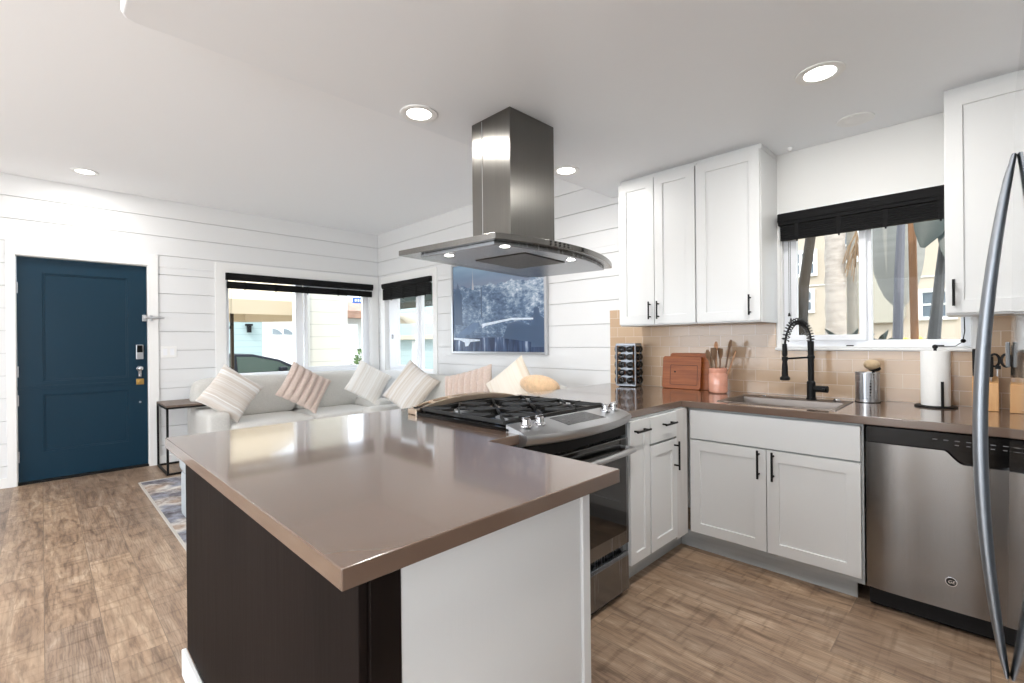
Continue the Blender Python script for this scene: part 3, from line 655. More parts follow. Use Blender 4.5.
# door with the pocket-handle scoop cut into its top edge
def dwtop(x):
    a, b = -0.13, 0.10
    if x < a or x > b: return 0.769
    t = (x-a)/(b-a); e = min(t, 1-t)*2
    return 0.769-0.052*min(1, (math.sin(min(1, e*1.9)*PI/2))**1.2)
g = G(); xs = [x0+(x1-x0)*i/60 for i in range(61)]
bot = 0.10
def dwy(x): t = (x-x0)/(x1-x0)*2-1; return 2.700+0.012*(abs(t)**6)
rs = []
for x in xs: t = dwtop(x); rs.append([(x, dwy(x), bot), (x, dwy(x)-0.001, (bot+t)/2), (x, dwy(x), t), (x, 2.733, t), (x, 2.733, bot)])
g.rings(rs); g.obj('door', M_STEELDW, dw, ang=50)
g = G(); R = []
for i in range(13):
    x = x0+0.002+(x1-x0-0.004)*i/12; R.append([(x, 2.704, 0.71), (x, 2.700, 0.775), (x, 2.703, 0.838), (x, 2.734, 0.846), (x, 2.734, 0.71)])
g = G(); g.box(x0+0.002, x1-0.002, 2.702, 2.734, 0.772, 0.843); g.box(-0.14, 0.11, 2.722, 2.7335, 0.70, 0.7719); cp = g.obj('control_panel', M_BLKGLOSS, dw, bevel=0.002)
g = G()
for i in range(7):
    fbox(g, FY(2.7015), -0.17+i*0.035, -0.155+i*0.035, 0, 0.001, 0.812, 0.815)
for i in range(6): fbox(g, FY(2.7015), -0.10+i*0.035, -0.088+i*0.035, 0, 0.001, 0.795, 0.798)
g.obj('printed_legends', mat('grey_print', (120, 120, 122), 0.6), cp)
g = G(); g.cyl((-0.115, 2.700, 0.222), (-0.115, 2.696, 0.222), 0.0195, n=28); e = g.obj('badge', M_CHROME, dw, bevel=0.001)
g = G(); g.cyl((-0.115, 2.6958, 0.222), (-0.115, 2.6950, 0.222), 0.0165, n=28); e2 = g.obj('badge_face', M_BLKGLOSS, e)
# monogram letters on the badge
cu = bpy.data.curves.new('monogram', 'FONT'); cu.body = 'GE'; cu.size = 0.018; cu.align_x = 'CENTER'; cu.align_y = 'CENTER'; cu.extrude = 0.0002; cu.shear = 0.3
to = bpy.data.objects.new('monogram_text', cu); COL.objects.link(to)
dg = bpy.context.evaluated_depsgraph_get(); me = bpy.data.meshes.new_from_object(to.evaluated_get(dg)); bpy.data.objects.remove(to)
me.transform(Matrix.Translation((-0.115, 2.6946, 0.222)) @ Matrix.Rotation(PI/2, 4, 'X')); me.transform(Matrix.Translation(-wpos(dw)))
mo = bpy.data.objects.new('monogram', me); COL.objects.link(mo); mo.parent = e; me.materials.clear(); me.materials.append(M_CHROME)

# wall cabinets
def wall_unit(name, label, x0, x1, doors, handles):
    t = thing(name, label, 'cabinet', ((x0+x1)/2, 3.25, 1.352))
    G().box(x0, x1, 3.095, YB-0.001, 1.352, 2.408).obj('body', M_CAB, t, bevel=0.0015)
    G().box(x0, x1, 3.11, YB-0.02, 2.409, KC-0.001).obj('top_filler', M_CAB, t)
    for (a, b), hx in zip(doors, handles):
        d = shaker(FY(3.075), a, b, 1.362, 2.402, 0.0195, rail=0.062).obj('door', M_CAB, t, bevel=0.001)
        pull(FY(3.075), hx, 1.458, 0.125, True, d)
    return t
wall_unit('wall_cabinet', 'white double-door wall cabinet hanging above the spice rack', -1.948, -1.362, [(-1.945, -1.662), (-1.657, -1.366)], [-1.692, -1.628])
wall_unit('wall_cabinet', 'white single-door wall cabinet hanging above the utensil crock', -1.359, -0.962, [(-1.355, -0.966)], [-1.022])
wall_unit('wall_cabinet', 'white wall cabinet right of the sink window, above the knife block', -0.143, 0.52, [(-0.139, 0.516)], [-0.112])
wall_unit('wall_cabinet', 'white wall cabinet in the far right corner past the window', 0.523, XR-0.003, [(0.527, XR-0.007)], [0.56])

# ------------------------------------------------------------------ range
rg = thing('gas_range', 'stainless steel slide-in gas range set into the peninsula', 'stove', (-1.65, 1.68, 0))
y0, y1 = RY0+0.004, RY1-0.004; yc = (y0+y1)/2
G().box(-2.0, -1.285, y0, y1, 0.03, 0.895).obj('body', M_STEEL, rg, bevel=0.002)
g = G(); g.box(RX0-0.006, -1.335, y0-0.010, y1+0.010, C+0.0005, 0.905); g.box(-2.0, -1.36, y0+0.02, y1-0.02, 0.9051, 0.909); g.obj('cooktop', M_BLKGLOSS, rg, bevel=0.003)
g = G()
for yy in (y0+0.16, y1-0.16):
    for xx in (-1.83, -1.52): g = G(); g.lathe(xx, yy, [(0.052, 0.9092), (0.052, 0.913), (0.045, 0.917)], 24); g.obj('burner_bowl', M_SATIN, rg)
g = G(); g.lathe(-1.675, yc, [(0.05, 0.9092), (0.05, 0.913), (0.04, 0.917)], 24); g.obj('burner_bowl', M_SATIN, rg)
for yy in (y0+0.13, yc, y1-0.13):
    for xx in ((-1.83, -1.52) if yy != yc else (-1.675,)):
        g = G(); g.lathe(xx, yy+(0.03 if yy < yc-0.01 else -0.03 if yy > yc+0.01 else 0), [(0.03, 0.9172), (0.034, 0.919), (0.034, 0.924), (0.028, 0.926)], 24); g.obj('burner_cap', M_IRON, rg)
def bar(g, a, b, w=0.011, z0=0.914, z1=0.928):
    a, b = Vector((a[0], a[1], 0)), Vector((b[0], b[1], 0)); d = (b-a).normalized(); n = Vector((-d.y, d.x, 0))*w/2
    g.hull8([(p.x, p.y, z0) for p in (a-n, b-n, b+n, a+n)], [(p.x, p.y, z1) for p in (a-n*0.6, b-n*0.6, b+n*0.6, a+n*0.6)])
gw = (y1-y0-0.02)/3
for k in range(3):
    a, b = y0+0.01+gw*k+0.003, y0+0.01+gw*(k+1)-0.003; X0, X1 = -1.965, -1.385; mx = (X0+X1)/2; my = (a+b)/2
    g = G()
    for (p, q) in (((X0, a), (X1, a)), ((X0, b), (X1, b)), ((X0, a), (X0, b)), ((X1, a), (X1, b)), ((mx, a), (mx, b))): bar(g, p, q, 0.013, 0.914, 0.928)
    for cxx in ((X0+mx)/2, (mx+X1)/2):
        for sx in (-1, 1):
            for sy in (-1, 1): bar(g, (cxx+sx*(mx-X0)/2*0.95, my+sy*(b-a)/2*0.95), (cxx+sx*0.032, my+sy*0.028), 0.010, 0.917, 0.932)
        bar(g, (cxx, a), (cxx, my-0.035), 0.010, 0.917, 0.932); bar(g, (cxx, b), (cxx, my+0.035), 0.010, 0.917, 0.932)
    for xx in (X0+0.01, X1-0.01, mx):
        for yy in (a+0.008, b-0.008): g.box(xx-0.008, xx+0.008, yy-0.006, yy+0.006, 0.9091, 0.915)
    g.obj('grate', M_IRON, rg, bevel=0.0015)
# rear vent rail with openings, arched towards the top
g = G(); X0, X1 = RX0-0.03, RX0+0.045
M_VENT = mat('warm_steel_vent', (226, 206, 186), 0.3, 1.0)
def vz(y): t = (y-y0)/(y1-y0)*2-1; return C+0.028+0.046*(1-abs(t)**2.6)
n = 6; K = 24
def rail(xa, xb, h):
    rs = []
    for i in range(K+1):
        y = y0-0.010+(y1-y0+0.020)*i/K; z = vz(y); rs.append([(xa, y, z-h), (xb, y, z-h), (xb, y, z), (xa, y, z)])
    g.rings(rs)
rail(X1-0.016, X1, 0.030); rail(X0, X0+0.014, 0.014)
for i in range(n+1):
    yy = y0-0.004+(y1-y0+0.008)*i/n; a = max(y0-0.01, yy-0.007); b = min(y1+0.01, yy+0.007); z = vz(yy)
    g.box(X0+0.002, X1-0.002, a, b, z-0.014, z-0.001)
g.box(X0, X1, y0-0.012, y0+0.012, C+0.002, C+0.028); g.box(X0, X1, y1-0.012, y1+0.012, C+0.002, C+0.028)
g.obj('rear_vent', M_VENT, rg, bevel=0.003)
G().box(X0+0.0145, X1-0.0165, y0+0.013, y1-0.013, C+0.002, C+0.030).obj('vent_slot', M_BLACK, rg)
g = G(); g.box(X0, X0+0.0140, y0+0.013, y1-0.013, C+0.002, C+0.034); g.box(X1-0.016, X1, y0+0.013, y1-0.013, C+0.002, C+0.034); g.obj('vent_base', M_BLACK, rg)
# control panel: bow fronted sloping slab
def bow(y, amt=0.062): t = (y-yc)/((y1-y0)/2); return amt*(1-t*t)
rs = []; ny = 24
for i in range(ny+1):
    y = y0-0.010+(y1-y0+0.020)*i/ny; xf = -1.232+bow(y); zf = 0.893
    rs.append([(-1.352, y, 0.868), (-1.352, y, 0.918), (xf-0.035, y, zf+0.006), (xf-0.004, y, zf-0.006), (xf, y, zf-0.020), (xf-0.012, y, 0.850), (xf-0.045, y, 0.838)])
g = G(); g.rings(rs); cp = g.obj('control_panel', mat('panel_steel', (186, 187, 189), 0.34, 1.0), rg, ang=50)
def paneltop(x, y):
    xf = -1.232+bow(y)-0.035; t = (x+1.352)/(xf+1.352); return 0.918+(0.899-0.918)*t
g = G(); q = [(-1.338, yc-0.125), (-1.338, yc+0.125), (-1.225, yc+0.135), (-1.225, yc-0.135)]
g.hull8([(x, y, paneltop(x, y)-0.001) for x, y in q], [(x, y, paneltop(x, y)+0.0015) for x, y in q]); dsp = g.obj('display', mat('display_black', (10, 10, 11), 0.25, spec=0.25), cp)
g = G()
for i in range(6):
    for j in range(3):
        x, y = -1.318+0.03*j, yc-0.10+0.036*i
        if (i*3+j) % 4: qq = [(x, y), (x, y+0.014), (x+0.003, y+0.014), (x+0.003, y)]; g.hull8([(a, b, paneltop(a, b)+0.0016) for a, b in qq], [(a, b, paneltop(a, b)+0.002) for a, b in qq])
g.obj('display_legends', mat('grey_print', (120, 120, 122), 0.6), dsp)
for (x, y) in ((-1.30, y0+0.052), (-1.295, y0+0.125), (-1.295, y1-0.125), (-1.30, y1-0.052)):
    z = paneltop(x, y); g = G(); g.lathe(x, y, [(0.027, z-0.001), (0.027, z+0.006), (0.020, z+0.010), (0.019, z+0.030), (0.012, z+0.034)], 20); g.box(x-0.004, x+0.004, y-0.020, y+0.020, z+0.02, z+0.040); g.obj('knob', M_CHROME, cp, bevel=0.002)
G().box(-1.300, -1.262, y0+0.004, y1-0.004, 0.785, 0.845).obj('panel_recess', M_BLACK, rg)
dr = G(); dr.box(-1.284, -1.248, y0+0.003, y1-0.003, 0.258, 0.775); dr = dr.obj('oven_door', M_STEEL, rg, bevel=0.004)
g = G(); g.box(-1.2478, -1.243, y0+0.03, y1-0.03, 0.325, 0.772); g.obj('door_glass', M_DARKGLASS, dr, bevel=0.002)
g = G(); pts = [(-1.243-0.001, y0+0.03, 0.722), (-1.215, y0+0.035, 0.723)] ; pts = []
for i in range(17):
    t = i/16; y = y0+0.025+(y1-y0-0.05)*t; pts.append((-1.205+0.014*math.sin(PI*t), y, 0.722))
g.tube([(-1.245, y0+0.025, 0.722)]+pts+[(-1.245, y1-0.025, 0.722)], 0.0145, 14); g.obj('handle', M_SATIN, dr)
g = G(); g.box(-1.284, -1.25, y0+0.004, y1-0.004, 0.032, 0.200); g.hull8([(-1.284, y0+0.004, 0.200), (-1.25, y0+0.004, 0.200), (-1.25, y1-0.004, 0.200), (-1.284, y1-0.004, 0.200)], [(-1.270, y0+0.004, 0.214), (-1.254, y0+0.004, 0.214), (-1.254, y1-0.004, 0.214), (-1.270, y1-0.004, 0.214)]); g.obj('drawer', M_STEEL, rg, bevel=0.003)
G().box(-1.28, -1.30, y0+0.02, y1-0.02, 0.0, 0.03).obj('foot_rail', M_BLACK, rg)

# ------------------------------------------------------------------ range hood
HX, HY = -1.84, 1.857
hd = thing('range_hood', 'stainless steel island range hood with a curved canopy hanging over the range', 'range hood', (HX, HY, 1.64))
g = G(); g.box(-1.993, -1.695, 1.686, 2.030, 1.70, KC-0.002); ch = g.obj('chimney', M_CHIM, hd, bevel=0.003)
g = G(); g.box(-1.91, -1.905, 1.6845, 1.686, 1.71, KC-0.01); g.obj('chimney_seam', M_CHROME, ch)
Y0, Y1 = 1.321, 2.389; XB, XF = -2.11, -1.49
def arcx(y, amt): t = (y-(Y0+Y1)/2)/((Y1-Y0)/2); return amt*(1-t*t)
pts = [(XB, Y0), (XB, Y1)] + [(XF+arcx(Y1+(Y0-Y1)*i/24, 0.115), Y1+(Y0-Y1)*i/24) for i in range(25)]
g = G(); g.prismz(pts, 1.674, 1.700); cn = g.obj('canopy', M_STEELH, hd, bevel=0.002)
i0 = 0.10
def inner(y, off): return XF+arcx(y, 0.115)-off
hood_bits = [cn]
ya, yb = Y0+0.03, Y1-0.07
pts = [(XB+0.13, ya), (XB+0.13, yb)] + [(inner(yb+(ya-yb)*i/20, 0.045), yb+(ya-yb)*i/20) for i in range(21)]
g = G(); g.prismz(pts, 1.6565, 1.6735); ub = g.obj('control_rim', M_STEEL, hd, bevel=0.002)
g = G(); g.box(-1.84, -1.53, 1.58, 1.93, 1.6525, 1.6560); hood_bits += [ub, g.obj('grease_filter', M_FILTER, hd, bevel=0.002)]
for (x, y) in ((-1.775, 1.356), (-1.447, 1.402), (-1.467, 1.880), (-1.80, 1.835)):
    g = G(); g.cyl((x, y, 1.6563), (x, y, 1.654), 0.026, n=24); l = g.obj('lamp_ring', M_CHROME, hd)
    g = G(); g.cyl((x, y, 1.6538), (x, y, 1.6528), 0.020, n=24); g.obj('lamp_lens', M_HOODLED, l)
for i in range(5):
    for zz in (1.6925, 1.6815):
        y = 1.60+i*0.030; x = XF+arcx(y, 0.115); g = G(); g.cyl((x-0.002, y, zz), (x+0.003, y, zz), 0.0045, n=10); hood_bits.append(g.obj('button', M_BLACK, cn))
y = 1.84; x = XF+arcx(y, 0.115); g = G(); g.box(x-0.001, x+0.003, y-0.005, y+0.005, 1.678, 1.697); hood_bits.append(g.obj('light_switch_button', M_BLACK, cn))
rm = Matrix.Translation(Vector((-1.49, 1.855, 0))-Vector((HX, HY, 0))) @ Matrix.Rotation(math.radians(7.2), 4, 'Z') @ Matrix.Translation(-(Vector((-1.49, 1.855, 0))-Vector((HX, HY, 0))))
for o in hood_bits: o.data.transform(rm)

# ------------------------------------------------------------------ refrigerator
FXF = 0.0155; fy0, fy1 = 0.62, 1.478
fr = thing('refrigerator', 'tall stainless steel refrigerator with a bowed vertical handle at the right edge', 'refrigerator', (FXF, 1.05, 0))
G().box(FXF+0.062, FXF+0.72, fy0+0.005, fy1-0.005, 0.02, 1.74).obj('body', mat('fridge_side', (150, 152, 155), 0.4, 0.3), fr, bevel=0.004)
G().box(FXF+0.085, FXF+0.70, fy0+0.03, fy1-0.03, 0.0, 0.0195).obj('base_grille', M_BLACK, fr)
fd = G().box(FXF, FXF+0.06, fy0, fy1, 0.565, 1.745).obj('door', M_FRIDGE, fr, bevel=0.006)
fz = G().box(FXF, FXF+0.06, fy0, fy1, 0.07, 0.555).obj('freezer_drawer', M_FRIDGE, fr, bevel=0.006)
hy = 1.29; pts = []
for i in range(25):
    t = i/24; z = 0.600+(1.575-0.600)*t; e = math.sin(PI*t)**0.85
    pts.append((FXF-0.004-0.040*e, hy, z))
g = G(); rs = []
for i, p in enumerate(pts):
    t = i/24; wy = 0.021; wx = 0.004+0.007*math.sin(PI*t)**0.5
    rs.append([(p[0]+wx*math.cos(a), p[1]+wy*math.sin(a), p[2]) for a in [2*PI*k/14 for k in range(14)]])
g.rings(rs); g.obj('handle', M_FHANDLE, fd, ang=60)
fr.rotation_euler = (0, 0.016, 0); fr.location.z = 0.0118
g = G(); g.box(FXF+0.011, FXF+0.0175, 1.43, 1.46, 1.185, 1.238); tag(rebase(g.obj('magnetic_clip', mat('dull_grey', (120, 122, 124), 0.5), bevel=0.002), (FXF+0.012, 1.44, 1.21)), 'small grey magnetic clip stuck on the refrigerator door', 'clip')

# ------------------------------------------------------------------ sink, faucet and things on the worktop
sk = thing('kitchen_sink', 'stainless steel drop-in sink below the window', 'sink', (-0.82, 3.0, C))
g = G(); a = (SKX0, SKX1, SKY0, SKY1); b = (SKX0+0.028, SKX1-0.028, SKY0+0.03, SKY1-0.10)
R = lambda q, z: [(q[0], q[2], z), (q[1], q[2], z), (q[1], q[3], z), (q[0], q[3], z)]
def inset(q, k): return (q[0]+k, q[1]-k, q[2]+k, q[3]-k)
g.rings([R(a, C+0.0005), R(inset(a, 0.004), C+0.005), R(inset(b, -0.006), C+0.004), R(b, C), R(inset(b, 0.01), C-0.06), R(inset(b, 0.02), C-0.18), R(inset(b, 0.05), C-0.20)], cap=False)
vs = g.b.verts; g.b.verts.ensure_lookup_table(); g._f([g.b.verts[len(vs)-4+k] for k in range(4)])
g.obj('basin', M_BASIN, sk, bevel=0.004, seg=3)
g = G(); g.lathe(-0.82, 2.96, [(0.04, C-0.1995), (0.04, C-0.196), (0.02, C-0.197)], 20); g.obj('drain', M_CHROME, sk)
g = G(); g.lathe(-0.60, 3.165, [(0.020, C+0.005), (0.020, C+0.012), (0.014, C+0.020)], 16); g.obj('deck_cap', M_CHROME, sk)
g = G(); g.lathe(-0.98, 3.175, [(0.014, C+0.005), (0.014, C+0.008), (0.010, C+0.012)], 16); g.obj('hole_cover', M_CHROME, sk)
fx, fyy = -0.728, 3.18
fa = thing('faucet', 'matt black spring-neck pull-down faucet standing behind the sink', 'faucet', (fx, fyy, C+0.005))
g = G(); g.lathe(fx, fyy, [(0.027, C+0.0052), (0.027, C+0.010), (0.022, C+0.014), (0.022, C+0.105), (0.016, C+0.112), (0.016, C+0.24), (0.020, C+0.245), (0.020, C+0.255), (0.015, C+0.262), (0.017, C+0.34), (0.013, C+0.345)], 24); g.obj('riser', M_BLACK, fa)
g = G(); g.cyl((fx+0.018, fyy-0.002, C+0.068), (fx+0.085, fyy-0.012, C+0.068), 0.019, n=20); g.box(fx+0.06, fx+0.075, fyy-0.05, fyy-0.025, C+0.062, C+0.074); g.obj('lever', M_BLACK, fa, bevel=0.002)
# arch: from the riser up and over towards the bowl on the left
hx, hyy = fx-0.105, fyy-0.115
arch = []
for i in range(33):
    t = i/32; a = PI*t; k = (1-math.cos(a))/2
    z = C+0.345+0.115*math.sin(a) if t < 0.5 else C+0.345+0.115*math.sin(a) - 0.055*((t-0.5)*2)**2
    arch.append(Vector((fx+(hx-fx)*k, fyy+(hyy-fyy)*k, z)))
g = G(); g.tube(arch, 0.0055, 10); g.tube([arch[-1], (hx, hyy, C+0.20)], 0.008, 10); g.obj('hose', M_BLACK, fa)
g = G(); sp = []
turns = 20; tot = turns*9
for i in range(tot+1):
    t = i/tot*0.90; j = t*32; i0 = min(int(j), 31); p = arch[i0].lerp(arch[i0+1], j-i0); tn = (arch[i0+1]-arch[i0]).normalized()
    a1 = Vector((tn.z, 0, -tn.x)); side = Vector((hyy-fyy, -(hx-fx), 0)).normalized(); a1 = tn.cross(side).normalized()
    an = 2*PI*i/9; sp.append(p+(a1*math.cos(an)+side*math.sin(an))*0.0185)
g.tube(sp, 0.0034, 5); g.obj('spring', M_SATIN if False else mat('dark_spring', (34, 34, 36), 0.3, 0.4), fa)
g = G(); g.cyl((fx, fyy, C+0.25), (hx, hyy, C+0.243), 0.0055, n=10); g.lathe(hx, hyy, [(0.016, C+0.232), (0.016, C+0.255)], 16); g.obj('holder_arm', M_BLACK, fa)
g = G(); g.lathe(hx, hyy, [(0.022, C+0.118), (0.026, C+0.122), (0.026, C+0.134), (0.017, C+0.142), (0.015, C+0.20), (0.012, C+0.232)], 20); g.lathe(hx, hyy, [(0.0125, C+0.258), (0.015, C+0.27), (0.012, C+0.33)], 14); g.obj('spray_head', M_BLACK, fa)

# sponge caddy + dish brush
cx, cy = -0.478, 3.285
cd = thing('utensil_caddy', 'perforated steel utensil caddy standing right of the sink', 'caddy', (cx, cy, C))
g = G(); n = 40; hgt = 0.165
for k in range(n):
    if k % 2 == 0: continue
    a0, a1 = 2*PI*k/n, 2*PI*(k+1)/n
    g.hull8([(cx+r*math.cos(a), cy+r*math.sin(a), C+0.010) for r, a in ((0.056, a0), (0.056, a1), (0.054, a1), (0.054, a0))], [(cx+r*math.cos(a), cy+r*math.sin(a), C+hgt) for r, a in ((0.056, a0), (0.056, a1), (0.054, a1), (0.054, a0))])
for k in range(0, n, 2):
    a0, a1 = 2*PI*k/n, 2*PI*(k+1)/n
    for j in range(10):
        z = C+0.014+j*0.0165
        g.hull8([(cx+r*math.cos(a), cy+r*math.sin(a), z) for r, a in ((0.056, a0), (0.056, a1), (0.054, a1), (0.054, a0))], [(cx+r*math.cos(a), cy+r*math.sin(a), z+0.0055) for r, a in ((0.056, a0), (0.056, a1), (0.054, a1), (0.054, a0))])
g.lathe(cx, cy, [(0.056, C+0.004), (0.056, C+0.0098)], n)
g.rings([[(cx+r*math.cos(2*PI*k/n), cy+r*math.sin(2*PI*k/n), z) for k in range(n)] for r, z in ((0.0575, C+hgt-0.004), (0.0575, C+hgt), (0.053, C+hgt), (0.053, C+hgt-0.004))], cap=False, close=True)
g.obj('basket', M_SATIN, cd)
g = G(); g.lathe(cx, cy, [(0.060, C+0.0005), (0.060, C+0.0038)], 30); g.obj('base', M_BLACK, cd)
bs = thing('dish_brush', 'round dish brush with pale bristles standing in the perforated caddy', 'brush', (cx+0.02, cy-0.01, C+0.012))
g = G(); g.tube([(cx+0.005, cy, C+0.014), (cx+0.02, cy+0.005, C+0.12), (cx+0.028, cy+0.006, C+0.175)], 0.006, 8); g.ball((cx+0.032, cy+0.004, C+0.188), 0.030, 8, sz=0.55); g.obj('brush_body', M_BLACK, bs)
g = G(); g.ball((cx+0.022, cy-0.010, C+0.210), 0.038, 10, sz=0.75); g.obj('bristle', mat('pale_bristle', (212, 186, 150), 0.9, bump=(300, 0.8)), bs)

# paper towel
cx, cy = -0.192, 3.27
pt = thing('paper_towel_holder', 'black metal paper towel stand on the worktop under the window', 'paper towel holder', (cx, cy, C))
g = G(); g.lathe(cx, cy, [(0.085, C+0.0005), (0.085, C+0.006), (0.080, C+0.009)], 36); g.obj('base', M_BLACK, pt)
g = G(); g.cyl((cx, cy, C+0.0092), (cx, cy, C+0.305), 0.007, n=12); g.ball((cx, cy, C+0.31), 0.012, 8); g.obj('pole', M_BLACK, pt)
ax, ay = cx+0.030, cy-0.066
g = G(); g.cyl((ax, ay, C+0.0088), (ax, ay, C+0.135), 0.006, n=10); g.obj('tension_arm', M_BLACK, pt)
g = G(); n = 40
g.rings([[(cx+r*math.cos(2*PI*k/n), cy+r*math.sin(2*PI*k/n), z) for k in range(n)] for r, z in ((0.058, C+0.010), (0.0585, C+0.02), (0.0585, C+0.285), (0.056, C+0.290), (0.020, C+0.290), (0.020, C+0.010))], cap=False, close=True)
tag(rebase(g.obj('paper_towel_roll', M_PAPER), (cx, cy, C+0.01)), 'roll of white paper towels on the black stand', 'paper towel roll')

# knife blocks with knives
def knife_block(x, y, w, d, h, label, handles, scissors=False):
    t = tag(G().hull8([(x-w/2, y-d/2, C+0.0005), (x+w/2, y-d/2, C+0.0005), (x+w/2, y+d/2, C+0.0005), (x-w/2, y+d/2, C+0.0005)], [(x-w/2, y-d/2, C+h), (x+w/2, y-d/2, C+h), (x+w/2, y+d/2, C+h+0.03), (x-w/2, y+d/2, C+h+0.03)]).obj('knife_block', M_KNIFEWOOD, bevel=0.003), label, 'knife block')
    rebase(t, (x, y, C))
    for i, (dx, dy, hh) in enumerate(handles):
        k = thing('kitchen_knife', None, 'knife', (x+dx, y+dy, C+h+0.01), 'kitchen knives in the knife block')
        zz = C+h+0.03*(dy+d/2)/d+0.001
        g = G(); g.box(x+dx-0.0012, x+dx+0.0012, y+dy-0.012, y+dy+0.012, zz, zz+0.02); g.obj('blade', M_SATIN, k)
        g = G(); g.hull8([(x+dx-0.008, y+dy-0.013, zz+0.0205), (x+dx+0.008, y+dy-0.013, zz+0.0205), (x+dx+0.008, y+dy+0.012, zz+0.0205), (x+dx-0.008, y+dy+0.012, zz+0.0205)], [(x+dx-0.009, y+dy-0.022, zz+hh), (x+dx+0.009, y+dy-0.022, zz+hh), (x+dx+0.009, y+dy+0.006, zz+hh), (x+dx-0.009, y+dy+0.006, zz+hh)]); g.obj('handle', M_BLACK, k, bevel=0.004)
        k['label'] = 'black-handled kitchen knife standing in the wooden knife block'
knife_block(-0.010, 3.285, 0.092, 0.10, 0.135, 'pale wooden knife block behind the refrigerator handle', [(-0.036, -0.02, 0.155), (-0.012, -0.02, 0.13), (0.004, 0.012, 0.165), (0.020, -0.025, 0.12)])
sc_ = thing('kitchen_scissors', 'black-handled kitchen scissors standing in the wooden knife block', 'scissors', (0.030, 3.25, C+0.15))
g = G(); g.box(0.030, 0.033, 3.262, 3.276, C+0.168, C+0.21); g.obj('blades', M_SATIN, sc_)
g = G()
for dx in (-0.014, 0.026):
    cpt = [(0.036+dx+0.017*math.cos(2*PI*k/16), 3.262, C+0.245+0.030*math.sin(2*PI*k/16)) for k in range(16)]; g.tube(cpt, 0.0055, 6, close=True)
g.box(0.024, 0.044, 3.257, 3.267, C+0.203, C+0.220); g.obj('handles', M_BLACK, sc_)

# spice rack: carousel of jars
cx, cy = -1.985, 3.262
sr = thing('spice_rack', 'rotating chrome spice rack in the corner of the worktop', 'spice rack', (cx, cy, C))
hw = 0.078
g = G(); ro = 0.25
def sq(hw_, z): return [(cx+hw_*math.sqrt(2)*math.cos(ro+PI/4+PI/2*k), cy+hw_*math.sqrt(2)*math.sin(ro+PI/4+PI/2*k), z) for k in range(4)]
g.hull8(sq(hw*0.62, C+0.016), sq(hw*0.62, C+0.325)); g.hull8(sq(hw, C+0.318), sq(hw, C+0.335)); g.hull8(sq(hw, C+0.008), sq(hw, C+0.022))
for k in range(4):
    a = ro+PI/4+PI/2*k; px_, py_ = cx+hw*1.34*math.cos(a), cy+hw*1.34*math.sin(a); g.cyl((px_, py_, C+0.02), (px_, py_, C+0.32), 0.009, n=10)
g.obj('tower', M_RACK, sr, bevel=0.002)
g = G(); g.lathe(cx, cy, [(0.075, C+0.0005), (0.075, C+0.0078)], 30); g.obj('turntable', M_BLACK, sr)
jar = None; lid_i = 0
for f in range(4):
    a = ro+PI/2*f; d = Vector((math.cos(a), math.sin(a), 0)); s_ = Vector((-d.y, d.x, 0))
    for col in (-1, 1):
        for row in range(5):
            p = Vector((cx, cy, C+0.050+row*0.060))+s_*col*0.033+d*0.054
            if jar is None:
                jar = thing('spice_jar', None, 'jar', (0, 0, 0), 'spice jars in the chrome rack')
                g = G(); g.cyl((0, 0, 0), (0.022, 0, 0), 0.0235, n=16); glassjar = g.obj('jar_body', M_SPICE, jar, local=True)
                g = G(); g.cyl((0.0222, 0, 0), (0.040, 0, 0), 0.0255, 0.024, n=16); g.cyl((0.040, 0, 0), (0.0465, 0, 0), 0.021, 0.010, n=16); g.obj('lid', M_BLKGLOSS, jar, local=True)
                j = jar
            else: j = copy_tree(jar)
            j['label'] = 'small spice jar with a glossy black lid lying in the chrome rack'
            j.location = p; j.rotation_euler = (0, 0, a)
            if row in (0, 1) and col == 1:
                for ch_ in j.children:
                    if ch_.name.startswith('jar_body'): pass

# chopping boards
def rrect(w, h, r, n=5):
    pts = []
    for (sx, sy, a0) in ((1, 1, 0), (-1, 1, PI/2), (-1, -1, PI), (1, -1, 3*PI/2)):
        for i in range(n+1):
            a = a0+PI/2*i/n; pts.append((sx*(w/2-r)+r*math.cos(a), sy*(h/2-r)+r*math.sin(a)))
    return pts
def board(x, y, w, h, tilt, label, groove, t=0.016):
    o = thing('chopping_board', label, 'cutting board', (x, y, C+0.001))
    g = G(); P = rrect(w, h, 0.018); g.hull8([(p[0], 0, p[1]+h/2) for p in P], [(p[0], t, p[1]+h/2) for p in P]); b_ = g.obj('panel', M_BAMBOO, o, bevel=0.003, local=True)
    if groove:
        g = G(); q = rrect(w*0.72, h*0.62, 0.01); q2 = rrect(w*0.72-0.012, h*0.62-0.012, 0.006)
        g.rings([[(p[0]+0.02, -0.0006, p[1]+h*0.43) for p in q], [(p[0]+0.02, 0.0004, p[1]+h*0.43) for p in q], [(p[0]+0.02, 0.0004, p[1]+h*0.43) for p in q2], [(p[0]+0.02, -0.0006, p[1]+h*0.43) for p in q2]], cap=False, close=True); g.obj('juice_groove', mat('groove_wood', (112, 62, 36), 0.6), b_, local=True)
        g = G(); g.cyl((-w*0.16, -0.0008, h*0.52), (-w*0.16, 0.0004, h*0.52), 0.007, n=12); g.obj('hanging_hole', M_BLACK, b_, local=True)
    o.rotation_euler = (-tilt, 0, 0)
    return o
board(-1.545, 3.345, 0.300, 0.262, 0.12, 'bamboo chopping board mostly hidden behind the grooved board', False)
board(-1.585, 3.305, 0.292, 0.238, 0.11, 'grooved bamboo chopping board leaning in front of another board', True)

